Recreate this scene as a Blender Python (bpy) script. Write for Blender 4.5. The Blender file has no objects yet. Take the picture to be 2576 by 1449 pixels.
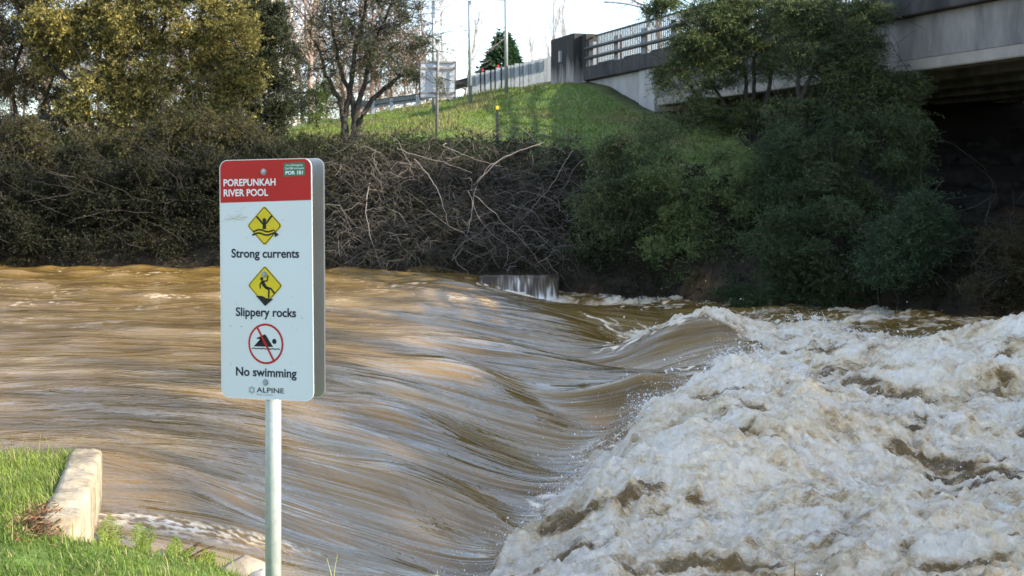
import bpy, bmesh, math, random
import numpy as np
from mathutils import Vector, Matrix

# ------------------------------------------------------------------ camera, sky, sun, exposure
S = bpy.context.scene
COL = S.collection
EYE = 1.6                       # eye height above the upstream water level (z = 0)
F = 3606.0                      # focal length in units of a 2576 px wide picture (50 mm lens)
CX, HOR = 1288.0, 510.0
cam = bpy.data.cameras.new('camera')
cam.lens = 50.4; cam.sensor_width = 36.0; cam.shift_y = -0.0833
cam.clip_start = 0.05; cam.clip_end = 3000
cam.dof.use_dof = True; cam.dof.focus_distance = 9.0; cam.dof.aperture_fstop = 7.1
camo = bpy.data.objects.new('camera', cam); COL.objects.link(camo)
camo.location = (0, 0, EYE); camo.rotation_euler = (math.radians(90), 0, 0)
S.camera = camo

SUN_EL = math.radians(25.0)
SUN_H = Vector((0.954, -0.30)).normalized()
W = bpy.data.worlds.new('World'); S.world = W; W.use_nodes = True
wn, wl = W.node_tree.nodes, W.node_tree.links
wn.clear()
sky = wn.new('ShaderNodeTexSky'); sky.sky_type = 'NISHITA'; sky.sun_disc = False
sky.sun_elevation = SUN_EL; sky.sun_rotation = math.atan2(SUN_H.x, SUN_H.y)
sky.air_density = 1.0; sky.dust_density = 0.7; sky.ozone_density = 2.0
tc = wn.new('ShaderNodeTexCoord')
mp = wn.new('ShaderNodeMapping'); mp.inputs['Scale'].default_value = (1.6, 1.6, 5.0); mp.inputs['Location'].default_value = (0.35, 0.2, 0.1)
nz = wn.new('ShaderNodeTexNoise'); nz.inputs['Scale'].default_value = 1.9; nz.inputs['Detail'].default_value = 7; nz.inputs['Roughness'].default_value = 0.55
cr = wn.new('ShaderNodeValToRGB'); cr.color_ramp.elements[0].position = 0.42; cr.color_ramp.elements[1].position = 0.74
mx = wn.new('ShaderNodeMix'); mx.data_type = 'RGBA'
mx.inputs['B'].default_value = (3.5, 3.7, 4.1, 1)
bg = wn.new('ShaderNodeBackground'); bg.inputs['Strength'].default_value = 0.15
wo = wn.new('ShaderNodeOutputWorld')
wl.new(tc.outputs['Generated'], mp.inputs['Vector']); wl.new(mp.outputs[0], nz.inputs['Vector'])
wl.new(nz.outputs['Fac'], cr.inputs[0]); wl.new(cr.outputs['Color'], mx.inputs['Factor'])
wl.new(sky.outputs[0], mx.inputs['A']); wl.new(mx.outputs['Result'], bg.inputs['Color']); wl.new(bg.outputs[0], wo.inputs[0])

sun = bpy.data.lights.new('sun', 'SUN'); sun.energy = 4.2; sun.angle = math.radians(0.6); sun.color = (1.0, 0.91, 0.75)
suno = bpy.data.objects.new('sun', sun); COL.objects.link(suno)
sdir = Vector((SUN_H.x*math.cos(SUN_EL), SUN_H.y*math.cos(SUN_EL), math.sin(SUN_EL)))
suno.rotation_euler = sdir.to_track_quat('Z', 'Y').to_euler(); suno.location = sdir*60

S.view_settings.view_transform = 'Standard'; S.view_settings.look = 'None'
S.view_settings.gamma = 1; S.view_settings.use_curve_mapping = False
S.view_settings.exposure = 1.62
S.render.engine = 'CYCLES'
S.cycles.use_denoising = True
S.cycles.max_bounces = 6; S.cycles.diffuse_bounces = 3; S.cycles.glossy_bounces = 3
S.cycles.transparent_max_bounces = 4; S.cycles.transmission_bounces = 3
S.cycles.caustics_reflective = False; S.cycles.caustics_refractive = False

# ------------------------------------------------------------------ helpers
rng = np.random.default_rng(7)
random.seed(7)

def PX(dx, dy, Y):
    """point seen at (dx, dy) of the 2576 px wide photograph when it stands Y metres away"""
    return np.array([(dx-CX)/F*Y, Y, EYE-(dy-HOR)/F*Y])

def PZ(dx, dy, z):
    Y = (EYE-z)*F/(dy-HOR)
    return np.array([(dx-CX)/F*Y, Y, z])

def sstep(a, b, x):
    t = np.clip((x-a)/(b-a), 0, 1); return t*t*(3-2*t)

_perm = np.random.default_rng(3).permutation(512).astype(np.int64)
_ang = np.random.default_rng(4).uniform(0, 2*np.pi, 512)
_gx, _gy = np.cos(_ang), np.sin(_ang)
def pn(x, y, seed=0):
    """2D gradient noise, about -0.7..0.7"""
    x = np.asarray(x, float); y = np.asarray(y, float)
    xi = np.floor(x).astype(np.int64); yi = np.floor(y).astype(np.int64)
    xf = x-xi; yf = y-yi
    u = xf*xf*xf*(xf*(xf*6-15)+10); v = yf*yf*yf*(yf*(yf*6-15)+10)
    def g(ix, iy, fx, fy):
        h = _perm[(_perm[(ix+seed*57) & 511]+iy) & 511]
        return _gx[h]*fx+_gy[h]*fy
    a = g(xi, yi, xf, yf); b = g(xi+1, yi, xf-1, yf)
    c = g(xi, yi+1, xf, yf-1); d = g(xi+1, yi+1, xf-1, yf-1)
    return (a+(b-a)*u)*(1-v)+(c+(d-c)*u)*v
def fbm(x, y, oct=4, seed=0, gain=0.5):
    s = 0; a = 1.0
    for k in range(oct):
        s = s+a*pn(x*2**k, y*2**k, seed+k); a *= gain
    return s

def tps(P, V, reg=1e-3):
    P = np.asarray(P, float); V = np.asarray(V, float); n = len(P)
    def phi(r2): return 0.5*r2*np.log(r2+1e-9)
    d2 = ((P[:, None, :]-P[None])**2).sum(2)
    A = np.zeros((n+3, n+3)); A[:n, :n] = phi(d2)+reg*np.eye(n)*np.mean(np.sqrt(d2))
    A[:n, n] = 1; A[:n, n+1:] = P; A[n, :n] = 1; A[n+1:, :n] = P.T
    w = np.linalg.solve(A, np.concatenate([V, np.zeros((3,)+V.shape[1:])]))
    def f(x, y):
        x = np.asarray(x, float); y = np.asarray(y, float)
        out = w[n]+w[n+1]*x+w[n+2]*y
        for i in range(n):
            out = out+w[i]*phi((x-P[i, 0])**2+(y-P[i, 1])**2)
        return out
    return f

def mesh_np(name, verts, faces, mat=None, smooth=False, parent=None, attrs=None, loc=None):
    """link ONE mesh object from arrays; faces is an (n, k) array or a list of such arrays"""
    verts = np.asarray(verts, np.float32)
    fl = faces if isinstance(faces, list) else [faces]
    fl = [np.asarray(f, np.int32) for f in fl if len(f)]
    me = bpy.data.meshes.new(name)
    me.vertices.add(len(verts)); me.vertices.foreach_set('co', verts.ravel())
    lt = np.concatenate([np.full(len(f), f.shape[1], np.int32) for f in fl])
    lv = np.concatenate([f.ravel() for f in fl])
    me.loops.add(len(lv)); me.loops.foreach_set('vertex_index', lv)
    me.polygons.add(len(lt))
    ls = np.concatenate([[0], np.cumsum(lt)[:-1]]).astype(np.int32)
    me.polygons.foreach_set('loop_start', ls); me.polygons.foreach_set('loop_total', lt)
    if smooth: me.polygons.foreach_set('use_smooth', np.ones(len(lt), bool))
    for k, a in (attrs or {}).items():
        a = np.asarray(a, np.float32)
        if a.ndim == 2:
            at = me.attributes.new(k, 'FLOAT_COLOR', 'POINT')
            at.data.foreach_set('color', np.concatenate([a, np.ones((len(a), 1), np.float32)], 1).ravel())
        else:
            at = me.attributes.new(k, 'FLOAT', 'POINT'); at.data.foreach_set('value', a)
    me.update(calc_edges=True)
    if mat: me.materials.append(mat)
    o = bpy.data.objects.new(name, me); COL.objects.link(o)
    if parent is not None: o.parent = parent
    if loc is not None: o.location = loc
    return o

def bm_obj(name, bm, mat, parent=None, smooth=False, bevel=0.0):
    if bevel:
        bmesh.ops.bevel(bm, geom=list(bm.edges), offset=bevel, segments=2, affect='EDGES', clamp_overlap=True)
    bmesh.ops.recalc_face_normals(bm, faces=bm.faces)
    me = bpy.data.meshes.new(name); bm.to_mesh(me); bm.free()
    if smooth: me.polygons.foreach_set('use_smooth', [True]*len(me.polygons))
    me.materials.append(mat)
    o = bpy.data.objects.new(name, me); COL.objects.link(o)
    if parent is not None: o.parent = parent
    return o

def tag(o, label, cat, group=None, kind=None):
    o['label'] = label; o['category'] = cat
    if group: o['group'] = group
    if kind: o['kind'] = kind
    return o
def thing(name, label, cat, loc=(0, 0, 0), rotz=0, group=None):
    o = bpy.data.objects.new(name, None); COL.objects.link(o)
    o.empty_display_size = 0.2
    o.location = loc; o.rotation_euler = (0, 0, rotz)
    return tag(o, label, cat, group)
def struct(o, label, cat, kind='structure'):
    o['kind'] = kind; o['label'] = label; o['category'] = cat; return o

def bm_box(bm, c, s, rot=None):
    r = bmesh.ops.create_cube(bm, size=1.0)
    m = Matrix.Translation(Vector(c)) @ (rot.to_4x4() if rot is not None else Matrix.Identity(4)) @ Matrix.Diagonal((s[0], s[1], s[2], 1))
    bmesh.ops.transform(bm, matrix=m, verts=r['verts']); return r['verts']
def bm_prism(bm, quad_a, quad_b):
    """hexahedron between two matching quads"""
    va = [bm.verts.new(p) for p in quad_a]; vb = [bm.verts.new(p) for p in quad_b]
    n = len(va)
    bm.faces.new(va); bm.faces.new(vb[::-1])
    for i in range(n): bm.faces.new((va[i], vb[i], vb[(i+1) % n], va[(i+1) % n]))
def bm_cyl(bm, p0, p1, r0, r1=None, seg=12, cap=True):
    p0 = Vector(p0); p1 = Vector(p1); r1 = r0 if r1 is None else r1
    d = (p1-p0); q = d.to_track_quat('Z', 'Y')
    a, b = [], []
    for k in range(seg):
        t = 2*math.pi*k/seg; e = q @ Vector((math.cos(t), math.sin(t), 0))
        a.append(bm.verts.new(p0+e*r0)); b.append(bm.verts.new(p1+e*r1))
    for k in range(seg):
        f = bm.faces.new((a[k], a[(k+1) % seg], b[(k+1) % seg], b[k])); f.smooth = True
    if cap: bm.faces.new(a[::-1]); bm.faces.new(b)

def tubes(paths, sides=5):
    """paths: list of (points (n,3), radii (n)); returns verts, quads"""
    V, Q = [], []; off = 0
    th = np.arange(sides)*2*np.pi/sides
    for P, R in paths:
        P = np.asarray(P, float); n = len(P)
        T = np.gradient(P, axis=0); T /= np.linalg.norm(T, axis=1, keepdims=True)+1e-9
        ref = np.where(np.abs(T[:, 2:3]) > 0.9, np.array([[1., 0, 0]]), np.array([[0, 0, 1.]]))
        A = np.cross(T, ref); A /= np.linalg.norm(A, axis=1, keepdims=True)+1e-9
        B = np.cross(T, A)
        ring = P[:, None, :]+np.asarray(R)[:, None, None]*(np.cos(th)[None, :, None]*A[:, None]+np.sin(th)[None, :, None]*B[:, None])
        V.append(ring.reshape(-1, 3))
        i = np.arange(n-1)[:, None]*sides+np.arange(sides)[None]
        j = np.arange(n-1)[:, None]*sides+(np.arange(sides)[None]+1) % sides
        Q.append((np.stack([i, j, j+sides, i+sides], 2).reshape(-1, 4))+off)
        off += n*sides
    return np.concatenate(V), np.concatenate(Q)

# ------------------------------------------------------------------ materials
def mat_new(name):
    m = bpy.data.materials.new(name); m.use_nodes = True
    n, l = m.node_tree.nodes, m.node_tree.links
    return m, n, l, n['Principled BSDF']
def mat_plain(name, col, rough=0.6, metal=0.0, spec=0.5, var=0.0, scale=8.0, bump=0.0, bscale=30.0, col2=None, stretch=None):
    m, n, l, b = mat_new(name)
    b.inputs['Base Color'].default_value = (*col, 1); b.inputs['Roughness'].default_value = rough
    b.inputs['Metallic'].default_value = metal; b.inputs['Specular IOR Level'].default_value = spec
    tcn = n.new('ShaderNodeTexCoord'); mpn = n.new('ShaderNodeMapping')
    if stretch: mpn.inputs['Scale'].default_value = stretch
    l.new(tcn.outputs['Object'], mpn.inputs[0])
    if var > 0 or col2:
        t = n.new('ShaderNodeTexNoise'); t.inputs['Scale'].default_value = scale; t.inputs['Detail'].default_value = 6; t.inputs['Roughness'].default_value = 0.65
        l.new(mpn.outputs[0], t.inputs['Vector'])
        r = n.new('ShaderNodeValToRGB')
        r.color_ramp.elements[0].position = 0.35; r.color_ramp.elements[1].position = 0.68
        c2 = col2 if col2 else tuple(c*(1-var) for c in col)
        r.color_ramp.elements[0].color = (*c2, 1); r.color_ramp.elements[1].color = (*col, 1)
        l.new(t.outputs['Fac'], r.inputs[0]); l.new(r.outputs[0], b.inputs['Base Color'])
    if bump > 0:
        t2 = n.new('ShaderNodeTexNoise'); t2.inputs['Scale'].default_value = bscale; t2.inputs['Detail'].default_value = 5
        l.new(mpn.outputs[0], t2.inputs['Vector'])
        bp = n.new('ShaderNodeBump'); bp.inputs['Strength'].default_value = bump; bp.inputs['Distance'].default_value = 0.02
        l.new(t2.outputs['Fac'], bp.inputs['Height']); l.new(bp.outputs[0], b.inputs['Normal'])
    return m
def mat_leaf(name, trans=0.3, rough=0.55):
    m, n, l, b = mat_new(name)
    a = n.new('ShaderNodeAttribute'); a.attribute_name = 'Col'
    l.new(a.outputs['Color'], b.inputs['Base Color']); b.inputs['Roughness'].default_value = rough; b.inputs['Specular IOR Level'].default_value = 0.15
    t = n.new('ShaderNodeBsdfTranslucent'); l.new(a.outputs['Color'], t.inputs['Color'])
    mixn = n.new('ShaderNodeMixShader'); mixn.inputs[0].default_value = trans
    l.new(b.outputs[0], mixn.inputs[1]); l.new(t.outputs[0], mixn.inputs[2]); l.new(mixn.outputs[0], n['Material Output'].inputs[0])
    return m
def mat_attr(name, rough=0.8, bump=0.0, bscale=20, spec=0.3):
    m, n, l, b = mat_new(name)
    a = n.new('ShaderNodeAttribute'); a.attribute_name = 'Col'
    b.inputs['Roughness'].default_value = rough; b.inputs['Specular IOR Level'].default_value = spec
    t = n.new('ShaderNodeTexNoise'); t.inputs['Scale'].default_value = bscale; t.inputs['Detail'].default_value = 6
    tcn = n.new('ShaderNodeTexCoord'); l.new(tcn.outputs['Object'], t.inputs['Vector'])
    mm = n.new('ShaderNodeMix'); mm.data_type = 'RGBA'; mm.blend_type = 'MULTIPLY'; mm.inputs['Factor'].default_value = 0.7
    r = n.new('ShaderNodeValToRGB'); r.color_ramp.elements[0].position = 0.3; r.color_ramp.elements[0].color = (0.45, 0.45, 0.45, 1); r.color_ramp.elements[1].position = 0.65; r.color_ramp.elements[1].color = (1.15, 1.15, 1.15, 1)
    l.new(t.outputs['Fac'], r.inputs[0]); l.new(a.outputs['Color'], mm.inputs['A']); l.new(r.outputs[0], mm.inputs['B'])
    l.new(mm.outputs['Result'], b.inputs['Base Color'])
    if bump:
        bp = n.new('ShaderNodeBump'); bp.inputs['Strength'].default_value = bump; bp.inputs['Distance'].default_value = 0.05
        l.new(t.outputs['Fac'], bp.inputs['Height']); l.new(bp.outputs[0], b.inputs['Normal'])
    return m

M = {}
M['leaf'] = mat_leaf('leaf')
M['grass'] = mat_leaf('grass_blade', 0.35, 0.5)
M['bark'] = mat_plain('dark_bark', (0.040, 0.033, 0.027), 0.9, var=0.5, scale=6, bump=0.5, bscale=25)
M['greybark'] = mat_plain('grey_bark', (0.20, 0.165, 0.135), 0.9, var=0.4, scale=5)
M['pinkbark'] = mat_plain('bare_twig_bark', (0.30, 0.215, 0.175), 0.9, var=0.3, scale=2)
M['whitebark'] = mat_plain('white_bark', (0.62, 0.57, 0.52), 0.85, col2=(0.25, 0.22, 0.2), scale=4, stretch=(1, 1, 0.5))
M['terrain'] = mat_attr('terrain', 0.95, bump=0.6, bscale=4)
M['galv'] = mat_plain('galvanised_steel', (0.42, 0.44, 0.45), 0.45, metal=0.35, var=0.25, scale=14)
M['darksteel'] = mat_plain('weathered_dark_steel', (0.055, 0.057, 0.06), 0.6, metal=0.2, var=0.3, scale=6)
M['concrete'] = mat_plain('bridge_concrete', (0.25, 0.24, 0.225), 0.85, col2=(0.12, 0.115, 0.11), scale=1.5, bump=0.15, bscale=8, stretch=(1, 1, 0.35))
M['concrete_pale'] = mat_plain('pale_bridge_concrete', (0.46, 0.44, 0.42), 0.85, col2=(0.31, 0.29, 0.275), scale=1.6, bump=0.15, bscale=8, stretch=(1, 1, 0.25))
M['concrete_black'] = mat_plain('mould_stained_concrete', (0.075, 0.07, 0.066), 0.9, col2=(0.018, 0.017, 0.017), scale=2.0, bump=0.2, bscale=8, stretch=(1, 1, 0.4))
# ------------------------------------------------------------------ the river
# (dx, dy, z, foam): the water surface seen at (dx, dy) lies at height z
WP = [
 (-500,676,0,0),(0,676,0,0),(300,677,0,0),(550,678,0,0),(830,681,0,0),(1050,685,0,0),(1140,688,-.02,0),
 (0,760,0,0),(300,760,0,0),(600,760,0,0),(850,760,-.01,0),(1050,765,-.06,0),
 (-300,900,0,0),(0,900,0,0),(300,900,0,0),(560,900,-.02,0),(760,900,-.07,0),(950,900,-.18,0),
 (-200,1090,0,0),(0,1090,0,0),(250,1090,-.02,0),(450,1100,-.07,0),(640,1100,-.15,0),(820,1100,-.28,0),
 (280,1220,-.10,0),(480,1230,-.15,0),(450,1305,-.24,0),(450,1390,-.29,0),(640,1400,-.42,0),(800,1449,-.55,0),
 (1170,712,-.06,0),(1250,740,-.15,0),(1330,765,-.24,0),(1400,795,-.36,0),(1500,835,-.58,0),(1560,875,-.84,0),
 (1100,830,-.12,0),(1250,850,-.26,0),(1400,890,-.52,0),(1500,930,-.80,0),(1550,960,-.97,0),
 (1000,950,-.20,0),(1150,970,-.36,0),(1300,1000,-.58,0),(1400,1045,-.76,0),
 (900,1020,-.22,0),(1050,1080,-.40,0),(1200,1130,-.62,0),(1300,1160,-.78,0),
 (850,1180,-.35,0),(1000,1230,-.52,0),(1150,1270,-.72,0),(1250,1310,-.86,0),(1310,1335,-.96,.2),
 (700,1290,-.37,0),(850,1350,-.55,0),(1000,1400,-.70,0),(1150,1440,-.86,.0),
 (1450,1008,-.74,0),(1600,1003,-.66,0),(1740,1000,-.58,.3),(1480,1080,-.95,0),(1570,1060,-.9,.1),(1420,1130,-.94,.0),
 (1500,955,-.99,0),(1650,950,-.84,0),(1650,880,-.58,0),(1770,857,-.44,0),(1880,880,-.46,.3),(1750,930,-.70,.0),
 (1600,848,-.80,.55),(1870,782,-.06,1),(1700,835,-.48,1),(2000,830,-.50,.6),(1790,808,-.18,1),(1900,830,-.30,1),
 (1650,1040,-.26,1),(1720,985,-.22,1),(1820,950,-.24,1),(1950,885,-.38,1),(2000,1000,-.25,1),(1700,1100,-.20,1),(1570,1190,-.34,1),(1440,1300,-.56,1),(1330,1400,-.78,1),(1250,1449,-.85,.9),
 (1500,1170,-.86,.35),(1390,1260,-.95,.45),(1290,1370,-.96,.4),
 (1850,1150,-.22,1),(2300,1000,-.50,.8),(2576,1000,-.5,1),(2900,1000,-.5,.8),(2200,1200,-.55,.9),(2576,1200,-.55,.9),(1800,1300,-.5,1),(2200,1449,-.6,.9),(2576,1449,-.6,.9),(3000,1300,-.6,.8),(1500,1449,-.62,1),
 (1450,746,-.52,.62),(1700,750,-.53,.52),(2000,772,-.56,.48),(2300,800,-.6,.55),(2576,812,-.6,.42),(2900,820,-.6,.4),(2300,850,-.68,.30),(2120,850,-.66,.30),(2560,800,.10,1),(2700,800,.0,1),(2600,890,-.5,.7),(1340,752,-.52,.8),(2450,885,-.45,1),(1600,790,-.62,.1),(1480,775,-.58,.1),
]
WQ = np.array([PZ(*p[:3]) for p in WP]); WF = np.array([p[3] for p in WP])
ANCH = np.array([(-30, 12, 0, 0), (-30, 30, 0, 0), (-6, 5, 0, 0), (-2, 6.0, -.2, 0), (2, 6.5, -.7, .6), (10, 6, -.65, .8), (25, 10, -.6, .6), (25, 28, -.6, .4), (-3, 36, 0, 0), (-16, 38, 0, 0), (6, 36, -.55, .2)], float)
WXY = np.concatenate([WQ[:, :2], ANCH[:, :2]]); WZ = np.concatenate([WQ[:, 2], ANCH[:, 2]]); WFA = np.concatenate([WF, ANCH[:, 3]])
water_base = tps(WXY, np.stack([WZ, WFA], 1)[:, :], reg=2e-3) if False else None
_tz = tps(WXY, WZ, 2e-4); _tf = tps(WXY, WFA, 1e-3)

def water_z(x, y): return np.minimum(np.maximum(_tz(x, y), -1.08), np.where(np.asarray(x) > 1.5, .2, .03))

nr, ncol = 900, 1120
yy = 6.3*(41/6.3)**np.linspace(0, 1, nr)
xs = np.concatenate([-np.geomspace(2.2, 0.53, 24)[:-1], np.linspace(-.53, .53, ncol), np.geomspace(.53, 2.2, 24)[1:]])
ncol = len(xs)
GX = xs[None, :]*yy[:, None]; GY = np.repeat(yy[:, None], ncol, 1)
z0 = water_z(GX.ravel(), GY.ravel()).reshape(GX.shape)
def ridge_add(pts, amp, wf, wb):
    """standing wave along a crest line in plan: steep towards the far side, long towards the near side"""
    P = np.array([PZ(*p)[:2] for p in pts]); out = np.zeros_like(GX); best = np.full(GX.shape, 1e9); sg = np.zeros_like(GX); tt = np.zeros_like(GX)
    cum = np.concatenate([[0], np.cumsum(np.linalg.norm(np.diff(P, axis=0), axis=1))])
    for i in range(len(P)-1):
        a, d = P[i], P[i+1]-P[i]; L = np.linalg.norm(d); d = d/L
        s = np.clip((GX-a[0])*d[0]+(GY-a[1])*d[1], 0, L); qx = GX-a[0]-s*d[0]; qy = GY-a[1]-s*d[1]; r = np.hypot(qx, qy)
        m_ = r < best; best = np.where(m_, r, best); sg = np.where(m_, np.sign(d[0]*qy-d[1]*qx), sg); tt = np.where(m_, (cum[i]+s)/cum[-1], tt)
    w = np.where(sg > 0, wb, wf)
    fall = np.exp(-(best/w)**2)-.55*np.where(sg < 0, np.exp(-((best-1.9*wf)/wf)**2), np.exp(-((best-1.8*wb)/wb)**2))
    return amp*fall*np.clip(np.sin(np.pi*tt)**2*1.25, 0, 1)
bumps = ridge_add([(1330,1018,-.76),(1450,1006,-.72),(1600,1001,-.66),(1760,1004,-.58)], .20, .75, .55)
bumps = bumps+ridge_add([(1590,905,-.72),(1680,872,-.58),(1770,857,-.46),(1900,882,-.46)], .17, .9, .7)
bumps = bumps+ridge_add([(850,1165,-.34),(1000,1190,-.50),(1150,1235,-.70),(1290,1290,-.86)], .10, .45, .5)
bumps = bumps+ridge_add([(1000,880,-.16),(1180,925,-.34),(1350,985,-.62)], .10, .8, .7)
bumps = bumps+ridge_add([(820,1010,-.2),(1000,1040,-.36),(1180,1110,-.62)], .08, .55, .5)
def blur(A, k, ax):
    pad = [(0, 0), (0, 0)]; pad[ax] = (k+1, k); c = np.cumsum(np.pad(A, pad, mode='edge'), axis=ax)
    n_ = A.shape[ax]; hi = np.take(c, np.arange(2*k+1, 2*k+1+n_), axis=ax); lo = np.take(c, np.arange(0, n_), axis=ax); return (hi-lo)/(2*k+1)
for _ in range(2): bumps = blur(blur(bumps, 9, 0), 16, 1)
z0 = np.maximum(z0+1.5*bumps, -1.3)
f0 = np.clip(_tf(GX.ravel(), GY.ravel()).reshape(GX.shape), 0, 1.05)
# flow coordinates: u runs with the current, v across it
v = GY+0.5*fbm(GX*.10, GY*.18, 2, 11)+1.1*(z0+.4)
u = GX
fn = fbm(GX*.9, GY*.9, 4, 21)
foam = sstep(.42, .62, f0+.26*fn)
drop = sstep(-.05, -.35, z0)*(1-foam)                 # the fast slick slope below the crest
flat = (1-drop)*(1-foam)
# standing chop upstream, long smooth flutes on the slope
far = sstep(18, 33, GY)
chop = 0.035*pn(GX*.55, GY*.8, 31)+.030*pn(GX*1.1+.4*fn, GY*1.7, 32)+.018*pn(GX*2.1, GY*3.6, 33)
sharp = np.maximum(0, pn(GX*.9, GY*1.25, 35)+.05)**2*.22
pool = sstep(-.35, -.5, z0)*far
z = z0+pool*(.9*chop+.10*np.maximum(0, pn(GX*.8, GY*1.0, 36))+.05*pn(GX*1.9, GY*2.2, 37))*(1-foam)+flat*(chop*(.7+.9*far)+sharp*(.5+far))
fl = .090*pn(u*.16, v*.9, 41)+.060*pn(u*.28, v*1.9, 42)+.017*pn(u*.5, v*4.0, 43)+.003*pn(u*.7, v*10, 44)
fl += .010*pn(u*.9, v*3.2, 45)
z = z+(drop+.35*flat)*fl
# boiling foam
wx = GX+.22*pn(GX*1.3, GY*1.3, 51); wy = GY+.22*pn(GX*1.3, GY*1.3, 52)
def ridg(s, seed): return 1-2*np.abs(pn(wx*s, wy*s, seed))*1.4
def bil(s, seed): return np.abs(pn(wx*s*.75, wy*s, seed))*2-.5
turb = .22*pn(wx*.5, wy*.55, 60)+.11*pn(wx*1.0, wy*1.3, 61)+.115*bil(1.5, 62)+.080*bil(3.0, 63)+.042*bil(6.0, 64)+.018*bil(12, 65)+.05*np.maximum(0, pn(wx*4, wy*5, 66)-.05)
turb2 = .055*np.maximum(0, pn(wx*7, wy*11, 68))**1.3*2+.045*np.maximum(0, pn(GX*16, GY*22, 69))+.03*np.maximum(0, pn(GX*30, GY*40, 70))
z = z+foam*(turb*1.0+turb2)
edge = np.exp(-((f0+.26*fn-.60)/.13)**2)                # thrown-up leading edge
spike = np.maximum(0, pn(GX*5, GY*5, 71)+.05)**1.4
nearw = sstep(26, 12, GY)*sstep(-.6, .4, GX)
z = z+edge*foam*(.10*spike+.07*np.maximum(0, pn(GX*12, GY*12, 72)))*nearw
# colour attributes
brown = sstep(.12, .55, .75*pn(wx*.9, wy*1.3, 81)+.75*pn(wx*2.6, wy*4, 82)+.3*pn(wx*7, wy*10, 80)-1.2*turb)
white = foam*np.clip(.60+.75*turb+.20*pn(wx*.45, wy*.6, 83)+.34*pn(wx*1.6, wy*3.0, 79)+.34*pn(wx*4.2, wy*8, 78)+.18*pn(wx*9, wy*18, 77)-.50*brown, 0, 1.05)
lace = sstep(.10, .30, ridg(2.6, 84)*.5-.25+.25*fbm(GX*3, GY*3, 2, 85))
white = np.maximum(white, .6*lace*sstep(.12, .5, f0+.3*fn)*(1-foam))
caps = sstep(.16, .42, pn(GX*.7, GY*.9, 86)+.55*pn(GX*3.4, GY*4, 87)+.7*pn(GX*8, GY*12, 90)-.14)*sstep(9, 26, GY)*flat*.20
seam = np.exp(-((GY-(8.15+.42*(GX+2.2)+.10*pn(GX*2, GY*0+3, 88)))/np.where(GY < 8.15+.42*(GX+2.2), .20, .07))**2)*sstep(-2.6, -2.2, GX)*sstep(-.9, -1.6, GX)*np.clip(.22+.45*pn(GX*4, GY*9, 89)+.9*pn(GX*13, GY*24, 92)+.7*pn(GX*26, GY*44, 93), 0, .36)
white = np.clip(np.maximum(np.maximum(white, caps), seam), 0, 1)
z = z+.018*np.clip(seam, 0, 1)
wv = np.stack([GX, GY, z], 2).reshape(-1, 3)
idx = np.arange(nr*ncol).reshape(nr, ncol)
wq = np.stack([idx[:-1, :-1], idx[:-1, 1:], idx[1:, 1:], idx[1:, :-1]], 2).reshape(-1, 4)

m, n, l, b = mat_new('muddy_water')
def attr(nm):
    a = n.new('ShaderNodeAttribute'); a.attribute_name = nm; return a.outputs['Fac']
aw, afo, av, au = attr('white'), attr('foam'), attr('v'), attr('u')
def math_n(op, a, bb=None, c=None):
    x = n.new('ShaderNodeMath'); x.operation = op
    for i, s in enumerate((a, bb, c)):
        if s is None: continue
        if isinstance(s, (int, float)): x.inputs[i].default_value = s
        else: l.new(s, x.inputs[i])
    return x.outputs[0]
def noise_n(vec, scale, detail=5, rough=.6, dist=0.0):
    t = n.new('ShaderNodeTexNoise'); t.inputs['Scale'].default_value = scale; t.inputs['Detail'].default_value = detail
    t.inputs['Roughness'].default_value = rough; t.inputs['Distortion'].default_value = dist
    l.new(vec, t.inputs['Vector']); return t.outputs['Fac']
def comb(x, y, zz=0.0):
    c = n.new('ShaderNodeCombineXYZ')
    for i, s in enumerate((x, y, zz)):
        if isinstance(s, (int, float)): c.inputs[i].default_value = s
        else: l.new(s, c.inputs[i])
    return c.outputs[0]
def ramp(fac, stops):
    r = n.new('ShaderNodeValToRGB'); l.new(fac, r.inputs[0])
    e = r.color_ramp.elements
    while len(e) < len(stops): e.new(0.5)
    for k, (p, c) in enumerate(stops):
        e[k].position = p; e[k].color = (*c, 1) if isinstance(c, tuple) else (c, c, c, 1)
    return r.outputs[0]
tcn = n.new('ShaderNodeTexCoord')
ad_ = attr('drop')
flowv = comb(math_n('MULTIPLY', au, .35), math_n('MULTIPLY', av, 2.9))
chopv = comb(math_n('MULTIPLY', au, 1.3), math_n('MULTIPLY', av, 3.4))
fine = comb(math_n('MULTIPLY', au, 1.1), math_n('MULTIPLY', av, 10.0))
s1a = noise_n(flowv, 1.0, 3, .55, .7); s1b = noise_n(chopv, 1.0, 5, .6, .9); s2 = noise_n(fine, 1.0, 4, .6)
s1 = math_n('ADD', math_n('MULTIPLY', s1a, ad_), math_n('MULTIPLY', s1b, math_n('SUBTRACT', 1.0, ad_)))
silt = noise_n(tcn.outputs['Object'], .45, 4, .55)
sbig = noise_n(comb(math_n('MULTIPLY', au, .16), math_n('MULTIPLY', av, .9)), 1.0, 4, .6, .6)
mud = ramp(math_n('ADD', math_n('MULTIPLY', s1, .30), math_n('ADD', math_n('MULTIPLY', silt, .28), math_n('MULTIPLY', sbig, .42))), [(.36, (.092, .054, .013)), (.5, (.180, .108, .029)), (.64, (.255, .172, .066))])
fnz = noise_n(tcn.outputs['Object'], 15.0, 8, .74, .6)
fleck = noise_n(comb(math_n('MULTIPLY', au, 9.0), math_n('MULTIPLY', av, 20.0)), 1.0, 6, .72, 1.6)
wsum = math_n('ADD', aw, math_n('MULTIPLY', math_n('ADD', math_n('SUBTRACT', fleck, .5), math_n('SUBTRACT', fnz, .5)), math_n('MULTIPLY', afo, .62)))
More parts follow.
